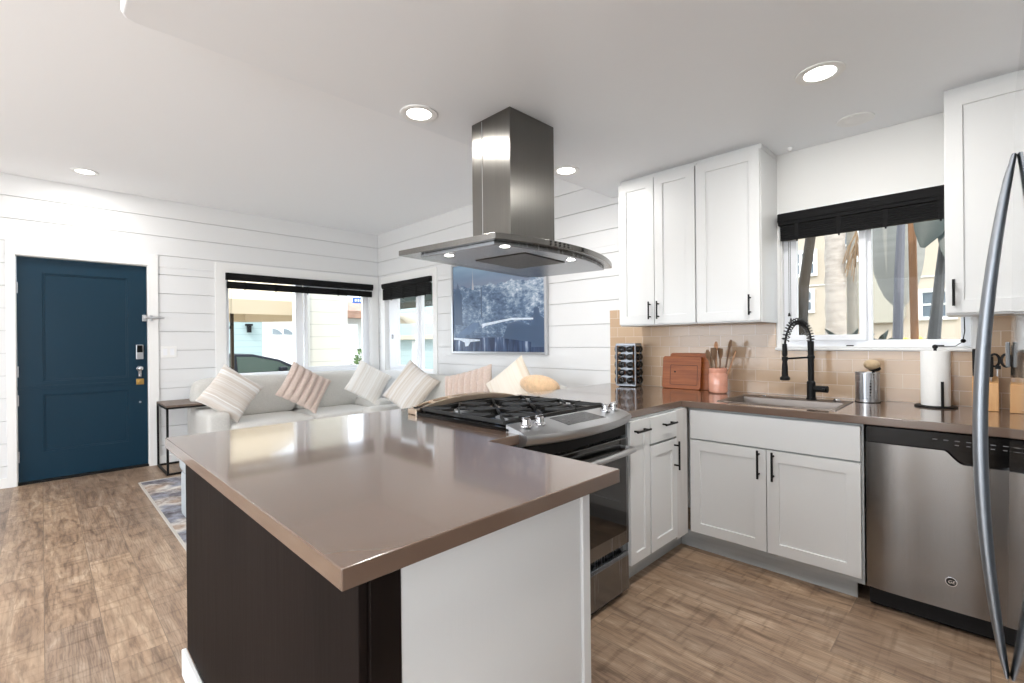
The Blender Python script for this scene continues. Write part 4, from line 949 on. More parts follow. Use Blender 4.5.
# utensil crock
cx, cy = -1.277, 3.215
g = G(); g.lathe(cx, cy, [(0.050, C+0.0005), (0.058, C+0.008), (0.060, C+0.03), (0.060, C+0.125), (0.055, C+0.135), (0.057, C+0.142), (0.058, C+0.165), (0.055, C+0.168), (0.050, C+0.165), (0.050, C+0.02)], 32)
tag(rebase(g.obj('utensil_crock', M_CROCK), (cx, cy, C)), 'salmon pink glazed crock holding wooden spoons', 'crock')
def spoon(dx, dy, lx, ly, L, hw_, hl, m, label, kind='spoon'):
    b0 = Vector((cx+dx*0.4, cy+dy*0.4, C+0.03)); d = Vector((lx, ly, 1)).normalized(); e = b0+d*L
    o = thing('wooden_'+kind, label, 'utensil', tuple(b0), 'wooden utensils in the pink crock')
    G().tube([b0, b0+d*L*0.5, e-d*hl*0.8], [0.005, 0.0055, 0.006], 8).obj('handle', m, o)
    g = G(); side = Vector((1, -0.6, 0)); side = (side-d*side.dot(d)).normalized(); nrm = d.cross(side); rs = []
    for i in range(11):
        t = i/10; q = math.sin(PI*min(max(t, 0.04), 0.96))**0.6*hw_
        if kind == 'spatula': q = hw_*(0.35+0.65*min(1, t*2.2)) if t < 0.97 else hw_*0.9
        p = e-d*hl+d*hl*t
        rs.append([p+side*q*math.cos(a)+nrm*(0.006 if kind != 'spatula' else 0.003)*math.sin(a) for a in [2*PI*k/12 for k in range(12)]])
    g.rings(rs); g.obj('bowl' if kind == 'spoon' else 'blade', m, o)
spoon(-0.06, 0.0, -0.18, 0.0, 0.265, 0.028, 0.075, M_SPOOND, 'dark wooden spoon leaning left in the pink crock')
spoon(-0.04, 0.04, -0.02, 0.04, 0.315, 0.022, 0.065, M_SPOON, 'pale wooden spoon standing tall in the pink crock')
spoon(0.0, -0.02, -0.08, -0.05, 0.275, 0.030, 0.085, M_SPOOND, 'broad brown wooden spatula in the pink crock', 'spatula')
spoon(0.05, 0.03, 0.16, 0.08, 0.33, 0.016, 0.06, M_SPOOND, 'thin brown wooden spoon leaning right in the pink crock')
spoon(0.03, -0.03, 0.05, -0.02, 0.27, 0.026, 0.075, M_SPOOND, 'short brown wooden spatula at the right of the pink crock', 'spatula')
spoon(0.06, 0.05, 0.30, 0.10, 0.265, 0.010, 0.06, M_SPOON, 'slim pale wooden spoon leaning far right in the pink crock')

# outlets on the backsplash
# ------------------------------------------------------------------ lights in the ceilings
def downlight(x, y, z, label, power, r=0.095):
    t = thing('ceiling_light', label, 'ceiling light', (x, y, z-0.0005), 'recessed ceiling lights')
    g = G(); n = 36
    g.rings([[(x+q*math.cos(2*PI*k/n), y+q*math.sin(2*PI*k/n), zz) for k in range(n)] for q, zz in ((r, z-0.0008), (r, z-0.006), (r-0.012, z-0.009), (r*0.66, z-0.004), (r*0.66, z-0.0008))], cap=False, close=True); g.obj('ring', M_TRIM, t)
    g = G(); g.cyl((x, y, z-0.0008), (x, y, z-0.004), r*0.65, n=32); g.obj('diffuser', M_BULB, t)
    lamp('downlight', 'AREA', (x, y, z-0.012), power, (0, 0, -1), (1.0, 0.975, 0.94), r*1.2, shape='DISK')
downlight(-0.523, 2.487, KC, 'recessed ceiling light nearest the sink window', 9)
downlight(-2.079, 1.402, KC, 'recessed ceiling light left of the hood chimney', 12)
downlight(-2.071, 2.61, KC, 'recessed ceiling light just right of the hood chimney', 8)
downlight(-5.583, 0.283, LC, 'small recessed ceiling light in the high ceiling above the blue door', 8)
downlight(-2.9, -1.0, LC, 'recessed ceiling light in the high ceiling behind the camera', 16)
downlight(-0.523, 1.10, KC, 'recessed ceiling light above the aisle before the refrigerator', 15)
g = G(); n = 36; x, y = -0.50, 3.15
g.rings([[(x+q*math.cos(2*PI*k/n), y+q*math.sin(2*PI*k/n), zz) for k in range(n)] for q, zz in ((0.085, KC-0.0005), (0.085, KC-0.007), (0.072, KC-0.010), (0.050, KC-0.005), (0.030, KC-0.014))], cap=True)
tag(rebase(g.obj('ceiling_vent', M_TRIM), (x, y, KC)), 'round white unlit ceiling fixture near the sink window', 'ceiling fixture')
g = G(); g.lathe(-0.86, 3.32, [(0.016, KC-0.0005), (0.016, KC-0.006), (0.010, KC-0.022)], 18)
tag(rebase(g.obj('ceiling_sensor', M_TRIM), (-0.86, 3.32, KC)), 'tiny round sensor on the ceiling beside the wall cabinets', 'sensor')

# ------------------------------------------------------------------ blinds
def blind(name, label, fn, u0, u1, zt, hd_, st0, st1, clips, inset_=0.012):
    t = thing(name, label, 'blind', fn((u0+u1)/2, -0.03, st0))
    g = G(); fbox(g, fn, u0, u1, -0.055, -0.0165, zt-hd_, zt); fbox(g, fn, u0-0.002, u1+0.002, -0.062, -0.054, zt-hd_*0.72, zt-0.004); g.obj('head_rail', M_BLIND, t, bevel=0.003)
    g = G(); k = 7; h = (st1-st0)/k
    for i in range(k): fbox(g, fn, u0+inset_, u1-inset_, -0.048, -0.017, st0+i*h+0.0008, st0+(i+1)*h-0.0008)
    g.obj('folded_slats', M_BLIND, t, bevel=0.002)
    g = G(); fbox(g, fn, u0+0.1, u0+0.104, -0.03, -0.026, st1, zt-hd_); fbox(g, fn, u1-0.104, u1-0.1, -0.03, -0.026, st1, zt-hd_); g.obj('lift_cord', M_BLACK, t)
    for c in clips:
        g = G(); fbox(g, fn, c-0.012, c+0.012, -0.0515, -0.0485, st0-0.004, st1+0.002); fbox(g, fn, c-0.004, c+0.004, -0.045, -0.035, st0-0.012, st0-0.0005); g.obj('ladder_tape', M_BLIND, t)
blind('window_blind', 'raised charcoal blind over the wide window behind the sofa', FX(XA), 1.487, 3.300, 2.062, 0.082, 1.885, 1.965, [1.68, 2.02, 2.40, 2.80, 3.1])
blind('window_blind', 'raised charcoal blind over the narrow window in the room corner', FY(YB), -5.93, -4.785, 2.060, 0.070, 1.835, 1.985, [-5.7, -5.4, -5.1, -4.9])
blind('window_blind', 'raised black blind over the sink window', FY(YB), -0.945, -0.146, 2.047, 0.076, 1.874, 1.968, [-0.84, -0.62, -0.40, -0.17])
for (x, y, z) in ((-0.895, 3.395, 1.395), (-0.885, 3.395, 1.36)):
    g = G(); g.lathe(x, y, [(0.004, z+0.018), (0.008, z), (0.007, z-0.004)], 10); g.cyl((x, y, z+0.018), (x, y, 1.87), 0.0012, n=5)
    tag(rebase(g.obj('cord_pull', M_BLACK), (x, y, z)), '%s black cord tassel left of the faucet arch' % ('upper' if z > 1.38 else 'lower'), 'cord pull')
for (yy, z) in ((1.545, 1.47), (1.53, 1.43)):
    g = G(); g.lathe(XA+0.03, yy, [(0.006, z+0.03), (0.012, z), (0.010, z-0.006)], 10); g.cyl((XA+0.03, yy, z+0.03), (XA+0.03, yy, 1.885), 0.0015, n=5)
    tag(rebase(g.obj('cord_pull', M_BLACK), (XA+0.03, yy, z)), '%s black cord tassel at the left side of the wide window' % ('upper' if z > 1.45 else 'lower'), 'cord pull')

# light switch
sw = thing('light_switch', 'white double light switch on the shiplap right of the door', 'light switch', (XA, 0.955, 1.17))
g = G(); fbox(g, FX(XA), 0.885, 1.025, -0.006, -0.0003, 1.115, 1.235); g.obj('plate', M_TRIM, sw, bevel=0.003)
for yy in (0.925, 0.985): g = G(); fbox(g, FX(XA), yy-0.018, yy+0.018, -0.010, -0.006, 1.14, 1.21); g.obj('rocker', M_VINYL, sw, bevel=0.002)

# framed picture
pc = thing('framed_picture', 'large silver-framed blue night photograph of a river city', 'picture', (-3.665, YB, 1.12))
px0, px1, pz0, pz1 = -4.375, -2.930, 1.120, 2.135
g = G(); g.plate((px0, px1, pz0, pz1), (px0+0.022, px1-0.022, pz0+0.022, pz1-0.022), FY(YB), -0.045, -0.002); g.obj('frame', M_SATIN, pc, bevel=0.002)
pr = G(); W_, H_ = 1.401, 0.971
pr.box(0, W_, 0, 0.01, 0, H_)
M_PD = mat('print_dark_blue', (66, 86, 114), 0.3); M_PL = mat('print_pale', (206, 218, 232), 0.3, noise=(18, 0.2)); M_PM = mat('print_mid_blue', (86, 110, 142), 0.3, noise=(12, 0.2)); M_PG = mat('print_glow', (170, 172, 180), 0.3)
pr.m = 1   # turret with a pointed roof, near bank, standing figure
for poly in ([(0.0, 0.30), (0.16, 0.30), (0.16, 0.64), (0.13, 0.66), (0.085, 0.78), (0.04, 0.66), (0.0, 0.62)], [(1.22, 0.05), (1.396, 0.05), (1.396, 0.32), (1.33, 0.36), (1.325, 0.42), (1.30, 0.44), (1.26, 0.43), (1.25, 0.36), (1.22, 0.34)], [(0.82, 0.14), (1.22, 0.10), (1.22, 0.26), (1.05, 0.31), (0.90, 0.29)], [(0.48, 0.36), (0.50, 0.36), (0.50, 0.70), (0.48, 0.69)]):
    pr.prismy(poly, -0.0008, 0.0005)
pr.m = 2   # bridges
for poly in ([(0.0, 0.155), (0.46, 0.13), (0.46, 0.115), (0.30, 0.105), (0.26, 0.06), (0.21, 0.055), (0.20, 0.10), (0.10, 0.13), (0.0, 0.13)], [(0.50, 0.30), (0.95, 0.345), (1.25, 0.335), (1.25, 0.318), (0.95, 0.325), (0.55, 0.275), (0.50, 0.25)]):
    pr.prismy(poly, -0.0010, 0.0004)
pr.m = 3
pr.prismy([(0.10, 0.12), (0.44, 0.26), (0.44, 0.31), (0.36, 0.32), (0.18, 0.24), (0.05, 0.18)], -0.0006, 0.0005)
pr.m = 4   # slim lit tower on the skyline
pr.prismy([(0.33, 0.68), (0.345, 0.78), (0.350, 0.90), (0.355, 0.78), (0.37, 0.68)], -0.0007, 0.0005)
po = pr.obj('print', [print_material(), M_PD, M_PL, M_PM, M_PG], pc, smooth=False, local=True); po.location = Vector((px0+0.022, YB-0.030, pz0+0.022))-Vector(pc.location)

# ------------------------------------------------------------------ living area
def sofa_part(name, parent, m=M_SOFA, **k): pass
so = thing('sofa', 'light grey linen sofa under the wide window', 'sofa', (-5.55, 2.1, 0))
SX0, SX1 = -6.02, -5.10; SY0, SY1 = 1.085, 3.02
G().rbox(SX0, SX1+0.02, SY0+0.03, SY1-0.03, 0.09, 0.32, 0.03).obj('base', M_SOFA, so)
G().rbox(SX0, SX0+0.20, SY0+0.02, SY1-0.02, 0.30, 0.72, 0.05).obj('back_frame', M_SOFA, so)
G().rbox(SX0+0.02, SX1+0.0, SY0, SY0+0.20, 0.09, 0.60, 0.05).obj('armrest', M_SOFA, so)
G().rbox(SX0+0.02, SX1+0.0, SY1-0.20, SY1, 0.09, 0.57, 0.05).obj('armrest', M_SOFA, so)
ym = (SY0+SY1)/2+0.03
for a, b in ((SY0+0.19, ym-0.003), (ym+0.003, SY1-0.19)):
    G().rbox(SX0+0.22, SX1+0.05, a, b, 0.30, 0.475, 0.05, puff=0.06).obj('seat_cushion', M_SOFA, so)
for a, b in ((SY0+0.02, ym+0.02), (ym+0.03, SY1+0.02)):
    o = G().rbox(SX0+0.12, SX0+0.36, a, b, 0.46, 0.885, 0.09, puff=0.10).obj('back_cushion', M_SOFA, so)
for x in (SX0+0.08, SX1-0.06):
    for y in (SY0+0.08, SY1-0.08): g = G(); g.cyl((x, y, 0.0095), (x, y, 0.095), 0.018, 0.025, n=12); g.obj('leg', M_BLACK, so)
so = thing('sofa', 'light grey linen sofa along the wall below the framed picture', 'sofa', (-3.7, 2.9, 0))
BX0, BX1, BY0, BY1 = -4.90, -2.50, 2.50, 3.36
G().rbox(BX0+0.02, BX1-0.02, BY0+0.02, BY1, 0.09, 0.32, 0.03).obj('base', M_SOFA, so)
G().rbox(BX0, BX1, BY1-0.20, BY1, 0.30, 0.72, 0.05).obj('back_frame', M_SOFA, so)
G().rbox(BX0, BX0+0.18, BY0, BY1-0.02, 0.09, 0.54, 0.05).obj('armrest', M_SOFA, so)
G().rbox(BX1-0.18, BX1, BY0, BY1-0.02, 0.09, 0.58, 0.05).obj('armrest', M_SOFA, so)
q = (BX1-BX0-0.38)/3
for i in range(3):
    a = BX0+0.19+q*i
    G().rbox(a+0.003, a+q-0.003, BY0-0.02, BY1-0.22, 0.30, 0.475, 0.05, puff=0.06).obj('seat_cushion', M_SOFA, so)
q = (BX1-BX0)/2
for i in range(2):
    a = BX0+q*i
    G().rbox(a+0.01, a+q-0.01, BY1-0.34, BY1-0.12, 0.46, 0.872, 0.09, puff=0.08).obj('back_cushion', M_SOFA, so)
for x in (BX0+0.08, BX1-0.08):
    for y in (BY0+0.08, BY1-0.08): g = G(); g.cyl((x, y, 0.0095), (x, y, 0.095), 0.018, 0.025, n=12); g.obj('leg', M_BLACK, so)

def cushion(label, center, face, lean, roll, w_, h_, t, m, ridges=0, group=None):
    """face: azimuth (deg) the front looks towards; local x across, z up, front is -y"""
    g = G(); n = 26 if not ridges else 48; V = {}
    for side in (-1, 1):
        for i in range(n+1):
            for j in range(n+1):
                u, v = -1+2*i/n, -1+2*j/n
                e = (1-abs(u)**2.4)*(1-abs(v)**2.4); th = t/2*max(e, 0)**0.55
                pin = 1-0.07*((1-u*u)*(abs(v)**3)); pin2 = 1-0.07*((1-v*v)*(abs(u)**3))
                if ridges: th *= 0.60+0.55*abs(math.sin((u*0.5+0.5)*ridges*PI))**0.7
                ky = (side, i, j) if 0 < i < n and 0 < j < n else (0, i, j)
                if ky not in V:
                    bump = 0
                    if ridges and (j in (0, n)): bump = 0.010*abs(math.sin((u*0.5+0.5)*ridges*PI))*(1 if j else -1)
                    V[ky] = g.b.verts.new((u*w_/2*pin2, side*th if ky[0] else 0, v*h_/2*pin+bump))
        for i in range(n):
            for j in range(n):
                k = [(i, j), (i+1, j), (i+1, j+1), (i, j+1)]
                f = [V[(side, a, b) if 0 < a < n and 0 < b < n else (0, a, b)] for a, b in k]
                g._f(f if side < 0 else f[::-1])
    o = g.obj('throw_pillow', m, ang=80)
    A = math.radians(face)+PI/2
    o.matrix_world = Matrix.Translation(center) @ Matrix.Rotation(A, 4, 'Z') @ Matrix.Rotation(-math.radians(lean), 4, 'X') @ Matrix.Rotation(math.radians(roll), 4, 'Y')
    md = o.modifiers.new('soft', 'SUBSURF'); md.levels = md.render_levels = 1
    return tag(o, label, 'pillow', 'throw pillows on the two sofas')
M_PS = stripe_material('woven_stripe_pillow', [(176, 168, 160), (226, 224, 222), (206, 196, 186), (238, 237, 235), (190, 186, 184)], 2, 11)
M_PS2 = stripe_material('pale_woven_pillow', [(196, 194, 188), (232, 231, 228), (214, 208, 200), (238, 237, 235)], 0, 10)
M_PS3 = stripe_material('grey_beige_woven_pillow', [(172, 174, 178), (224, 222, 220), (198, 186, 172), (230, 228, 224)], 0, 8)
M_PR = mat('blush_faux_fur', (216, 196, 184), 0.95, noise=(60, 0.08), bump=(180, 0.9), sheen=0.5)
M_PT = stripe_material('cream_tan_pillow', [(216, 204, 188), (228, 220, 208), (208, 190, 166)], 0, 8)
M_PTAN = mat('tan_faux_fur', (226, 190, 150), 0.95, noise=(30, 0.12), bump=(150, 0.9), sheen=0.5)
cushion('striped grey and white throw pillow at the left arm of the window sofa', (-5.30, 1.33, 0.762), 0, 18, 38, 0.44, 0.46, 0.15, M_PS)
cushion('blush ridged faux-fur throw pillow in the middle of the window sofa', (-5.36, 2.07, 0.760), 0, 20, 33, 0.48, 0.44, 0.16, M_PR, ridges=6)
cushion('pale woven throw pillow at the right end of the window sofa', (-5.28, 2.80, 0.770), -12, 20, 33, 0.44, 0.44, 0.14, M_PS2)
cushion('grey and beige woven throw pillow on the left arm of the picture sofa', (-4.36, 2.80, 0.755), -55, 18, 34, 0.45, 0.50, 0.15, M_PS3)
cushion('blush ridged faux-fur throw pillow on the sofa below the picture', (-3.52, 2.90, 0.755), -80, 15, -14, 0.60, 0.46, 0.17, M_PR, ridges=8)
cushion('cream throw pillow with a tan edge on the sofa, left of the tan pillow', (-2.93, 2.92, 0.825), -80, 15, -38, 0.46, 0.46, 0.14, M_PT)
g = G(); g.ball((0, 0, 0), 1, 14, sz=0.085, sx=0.185, sy=0.09); o = g.obj('throw_pillow', M_PTAN, ang=80); o.location = (-2.60, 2.90, 0.885); o.rotation_euler = (0, 0.1, 0.2)
tag(o, 'tan faux-fur pillow lying at the right end of the picture sofa', 'pillow', 'throw pillows on the two sofas')

# side table
st = thing('side_table', 'slim black metal side table with a brown wooden top beside the door', 'side table', (-5.78, 1.0, 0))
tx0, tx1, ty0, ty1, tz = -6.06, -5.52, 0.838, 1.21, 0.667
G().box(tx0, tx1, ty0, ty1, tz-0.018, tz).obj('table_top', M_TABLEWOOD, st, bevel=0.002)
g = G(); s = 0.018
for (a, b, c, d) in ((tx0, tx1, ty0, ty0+s), (tx0, tx1, ty1-s, ty1), (tx0, tx0+s, ty0, ty1), (tx1-s, tx1, ty0, ty1)): g.box(a, b, c, d, tz-0.036, tz-0.0185)
g.obj('top_frame', M_BLACK, st); g = G()
g.box(tx0, tx0+s, ty0+s, ty1, 0.0, s); g.box(tx1-s, tx1, ty0+s, ty1, 0.0, s); g.box(tx0, tx1, ty1, ty1+s, 0.0, s); g.box(tx0+s, tx1-s, ty0, ty0+s, 0.0, s)
g.obj('base_frame', M_BLACK, st)
for x in (tx0, tx1-s):
    for y in (ty0,): G().box(x, x+s, y, y+s, 0, tz-0.0362).obj('leg', M_BLACK, st)
# rug
g = G(); g.box(-5.40, -2.75, 0.615, 2.42, 0.0005, 0.009); rgm = g.obj('area_rug', M_RUG); tag(rebase(rgm, (-4.0, 1.5, 0)), 'distressed grey and blue area rug on the living room floor', 'rug')
g = G(); g.plate((-5.405, -2.745, 0.610, 2.425), (-5.39, -2.76, 0.625, 2.41), lambda u, d, z: (u, z, d), 0.0004, 0.0105); o = g.obj('edge_binding', mat('rug_binding', (190, 184, 176), 0.9), rgm, local=True); o.location = (4.0, -1.5, 0)
# ottoman
ot = thing('ottoman', 'grey linen square ottoman half hidden behind the peninsula', 'ottoman', (-3.8, 1.1, 0.01))
G().rbox(-4.18, -3.42, 0.715, 1.48, 0.012, 0.33, 0.02).obj('base', M_OTTO, ot)
G().rbox(-4.19, -3.41, 0.705, 1.49, 0.331, 0.47, 0.04, puff=0.05).obj('seat_cushion', M_OTTO, ot)

# ------------------------------------------------------------------ outdoors
GZ = -0.45
tag(G().box(-60, -6.42, -40, 60, GZ-0.1, GZ).obj('ground', mat('pale_paving', (196, 190, 180), 0.8, noise=(1.5, 0.08))), kind='structure')
tag(G().box(-6.42, 30, YB+0.16, 60, GZ-0.1, GZ).obj('ground', mat('garden_soil', (150, 140, 112), 0.9, noise=(2, 0.2))), kind='structure')
tag(G().box(-6.42, 30, -40, YK-0.16, GZ-0.1, GZ).obj('ground', MATS['pale_paving']), kind='structure')
M_SID = siding_material('cream_siding', (206, 204, 194), 0.2); M_SIDT = siding_material('pale_teal_siding', (160, 178, 178), 0.2)
M_WHT = mat('white_stucco', (212, 211, 207), 0.8); M_TERRA = mat('terracotta_tile', (150, 118, 100), 0.8, noise=(3, 0.25)); M_BEIGE = mat('beige_stucco', (168, 156, 140), 0.85, noise=(0.6, 0.05))
# porch column with siding
pc_ = thing('porch_column', 'cream siding-clad porch column outside the wide window', 'column', (-7.75, 3.4, GZ))
G().box(-7.85, -7.60, 3.02, 3.54, GZ, 2.9).obj('siding_panel', M_SID, pc_)
G().box(-7.62, -7.585, 2.945, 3.025, GZ, 2.9).obj('corner_board', M_WHT, pc_); G().box(-7.62, -7.585, 3.535, 3.65, GZ, 2.9).obj('corner_board', M_WHT, pc_)
G().box(-7.55, -7.46, 2.745, 2.86, GZ, 2.9).obj('post', M_WHT, pc_)
# neighbouring house with garage
hs = thing('neighbour_house', 'pale teal house with a white garage door across the driveway', 'house', (-17.5, 6, GZ))
G().box(-21, -17.0, -4.0, 6.9, GZ, 2.62).obj('wall', M_SIDT, hs)
G().prismy([(-21.5, 2.62), (-16.4, 2.55), (-16.4, 2.75), (-19.0, 3.9), (-21.5, 3.9)], 4.9, 7.1).obj('roof', M_TERRA, hs)
gd = G().box(-17.0, -16.93, 5.42, 6.85, GZ, 2.05).obj('garage_door', siding_material('garage_panels', (244, 244, 244), 0.5), hs)
for k in range(2):
    yy = 5.5+k*0.36; g = G(); g.prismx([(yy, 1.58), (yy+0.30, 1.56), (yy+0.30, 1.60), (yy+0.16, 1.72), (yy, 1.76)], -16.93, -16.90); g.obj('garage_pane', mat('grey_pane', (140, 150, 156), 0.2), gd)
G().box(-17.0, -16.88, 5.20, 5.42, GZ, 2.6).obj('corner_board', M_WHT, hs)
wl = G(); wl.box(-16.93, -16.85, 4.72, 4.84, 1.62, 1.84); wl.box(-16.999, -16.80, 4.69, 4.87, 1.84, 1.90); wl = wl.obj('wall_lantern', M_BLACK, hs)
# second house further right
hs = thing('neighbour_garage', 'white garage with a low terracotta roof beyond the porch column', 'garage', (-18, 9, GZ))
G().box(-21, -16.5, 7.3, 12, GZ, 2.15).obj('wall', M_WHT, hs); G().box(-16.5, -16.42, 7.5, 8.3, GZ, 1.95).obj('garage_door', MATS['garage_panels'], hs)
G().prismy([(-21.5, 2.15), (-16.0, 2.15), (-16.0, 2.4), (-18, 2.9), (-21.5, 2.9)], 7.15, 12.2).obj('roof', M_TERRA, hs)
# blue sign on a post
sg = thing('street_sign', 'small blue street sign seen through the top of the wide window', 'sign', (-12.0, 6.4, GZ))
# patio umbrella
um = thing('patio_umbrella', 'beige patio umbrella open outside the wide window', 'umbrella', (-9.3, 2.35, GZ))
ux, uy = -9.3, 2.36
G().cyl((ux, uy, GZ+0.001), (ux, uy, 2.75), 0.03, n=12).obj('pole', mat('bronze_pole', (70, 60, 50), 0.4, 0.6), um)
g = G(); n = 8
for k in range(n):
    a0, a1 = 2*PI*(k+0.5)/n, 2*PI*(k+1.5)/n
    t_ = (ux, uy, 2.75); p0 = (ux+1.6*math.cos(a0), uy+1.6*math.sin(a0), 1.92); p1 = (ux+1.6*math.cos(a1), uy+1.6*math.sin(a1), 1.92)
    m0 = (ux+0.8*math.cos(a0), uy+0.8*math.sin(a0), 2.44); m1 = (ux+0.8*math.cos(a1), uy+0.8*math.sin(a1), 2.44)
    V = [g.b.verts.new(q) for q in (t_, m0, m1, p0, p1, (p0[0], p0[1], 1.70), (p1[0], p1[1], 1.70))]
    g._f([V[0], V[1], V[2]]); g._f([V[1], V[3], V[4], V[2]]); g._f([V[3], V[5], V[6], V[4]])
bmesh.ops.remove_doubles(g.b, verts=g.b.verts, dist=1e-4)
o = g.obj('canopy', mat('beige_canvas', (200, 184, 158), 0.8), um, ang=20); md = o.modifiers.new('thick', 'SOLIDIFY'); md.thickness = 0.006
for k in range(n):
    a0 = 2*PI*(k+0.5)/n; g = G(); g.cyl((ux, uy, 2.0), (ux+0.8*math.cos(a0), uy+0.8*math.sin(a0), 2.42), 0.010, n=6); g.obj('rib', MATS['bronze_pole'], um)
# car
car = thing('car', 'dark grey parked car seen through the wide window', 'car', (-13.2, 3.4, GZ))
M_CAR = mat('dark_car_paint', (14, 17, 26), 0.5, 0.0, spec=0.25); M_CG = mat('car_glass', (60, 72, 64), 0.3, spec=0.2)
cyl0 = 1.15; z = GZ
prof = [(0.0, 0.35), (0.0, 0.75), (0.25, 0.90), (1.0, 0.98), (3.55, 0.96), (4.35, 0.84), (4.55, 0.62), (4.55, 0.30), (4.0, 0.20), (0.4, 0.20)]
G().prismx([(cyl0+a, z+b) for a, b in prof], -14.1, -12.3).obj('body', M_CAR, car, bevel=0.06, seg=3)
cab = [(0.55, 0.96), (1.05, 1.36), (1.7, 1.47), (2.5, 1.45), (3.1, 1.30), (3.75, 0.97)]
g = G(); g.prism([(cyl0+a, z+b) for a, b in cab], lambda y, zz: (-13.95+0.18*(zz-z-0.96), y, zz), lambda y, zz: (-12.45-0.30*(zz-z-0.96), y, zz)); g.obj('cabin', M_CAR, car, bevel=0.04, seg=3)
win = [(0.85, 1.02), (1.2, 1.33), (1.72, 1.40), (2.05, 1.40), (2.05, 1.02)]; win2 = [(2.13, 1.02), (2.13, 1.40), (2.5, 1.385), (3.05, 1.25), (3.45, 1.02)]
for wn in (win, win2):
    g = G(); g.prism([(cyl0+a, z+b) for a, b in wn], lambda y, zz: (-12.45-0.30*(zz-z-0.96)-0.02, y, zz), lambda y, zz: (-12.435-0.30*(zz-z-0.96), y, zz)); g.obj('side_window', M_CG, car)
for yy in (cyl0+0.85, cyl0+3.65):
    for xx in (-12.36, -13.86): g = G(); g.cyl((xx-0.1, yy, z+0.33), (xx+0.1, yy, z+0.33), 0.33, n=24); g.obj('wheel', M_BLACK, car)
g = G(); g.rbox(-12.40, -12.22, cyl0+3.0, cyl0+3.18, z+1.0, z+1.13, 0.04); g.obj('wing_mirror', M_CAR, car)
# blue sign
G().cyl((-12.0, 6.40, GZ+0.001), (-12.0, 6.40, 2.5), 0.025, n=10).obj('post', M_SATIN, sg)
sp_ = G().box(-12.03, -11.97, 5.93, 6.40, 2.32, 2.47).obj('panel', mat('sign_blue', (58, 98, 176), 0.5), sg)
g = G()
for i in range(5): g.box(-11.969, -11.966, 5.97+i*0.08, 6.02+i*0.08, 2.36, 2.43)
g.obj('lettering', M_VINYL, sp_)

# --- foliage helpers
M_LEAF = mat('green_leaf', (86, 112, 62), 0.5, noise=(4, 0.3)); M_LEAFD = mat('dark_green_leaf', (36, 48, 42), 0.4, noise=(4, 0.3))
M_LEAFG = mat('grey_green_leaf', (132, 130, 122), 0.5, noise=((2, 2, 20), 0.12)); M_BARK = mat('palm_bark', (160, 150, 140), 0.9, noise=((6, 6, 24), 0.2), bump=((6, 6, 30), 0.8))
M_STEM = mat('brown_stem', (54, 45, 34), 0.7, noise=((8, 8, 4), 0.2)); M_GSTEM = mat('grey_stem', (92, 92, 98), 0.7, noise=((8, 8, 4), 0.15)); M_POST = wood_material('redwood_post', (98, 66, 38), (132, 92, 58), (30, 30, 2), 0.6)
def bush(name, label, c, r, n, m, cat='plant', group=None):
    g = G()
    for i in range(n):
        a, b = random.uniform(0, 2*PI), random.uniform(-0.3, 1); q = r*random.uniform(0.3, 1); cb = math.sqrt(max(0, 1-b*b))
        p = Vector((c[0]+q*cb*math.cos(a), c[1]+q*cb*math.sin(a), c[2]+r*0.5+q*b))
        d = Vector((math.cos(a), math.sin(a), random.uniform(-0.2, 1))).normalized(); s_ = d.orthogonal().normalized(); L = r*random.uniform(0.18, 0.34); w_ = L*0.3
        up_ = d.cross(s_)*0.004
        g.hull8([p, p+d*L*0.5+s_*w_, p+d*L, p+d*L*0.5-s_*w_], [p+up_, p+d*L*0.5+s_*w_+up_, p+d*L+up_, p+d*L*0.5-s_*w_+up_])
    o = thing(name, label, cat, c, group); g.obj('foliage', m, o, smooth=False)
    G().cyl((c[0], c[1], GZ+0.001), (c[0], c[1], c[2]+r*0.5), 0.03, n=8).obj('stem', M_STEM, o)
    return o
def bigleaf(g, base, tip, width, droop=0.0):
    base, tip = Vector(base), Vector(tip); d = tip-base; L = d.length; d = d.normalized(); side = Vector((1, 0.15, 0)); side = (side-d*side.dot(d)).normalized(); nn = d.cross(side); top = []; bo = []
    K = 14; rows = []
    for i in range(K+1):
        t = i/K; w_ = width*(math.sin(PI*min(0.985, max(0.015, t**0.8))))**0.7; p = base+d*L*t-Vector((0, 0, droop*t*t))
        rows.append([p-side*w_/2+nn*w_*0.12, p, p+side*w_/2+nn*w_*0.12, p+side*w_/2+nn*(w_*0.12+0.006), p+nn*0.006, p-side*w_/2+nn*(w_*0.12+0.006)])
    g.rings(rows)
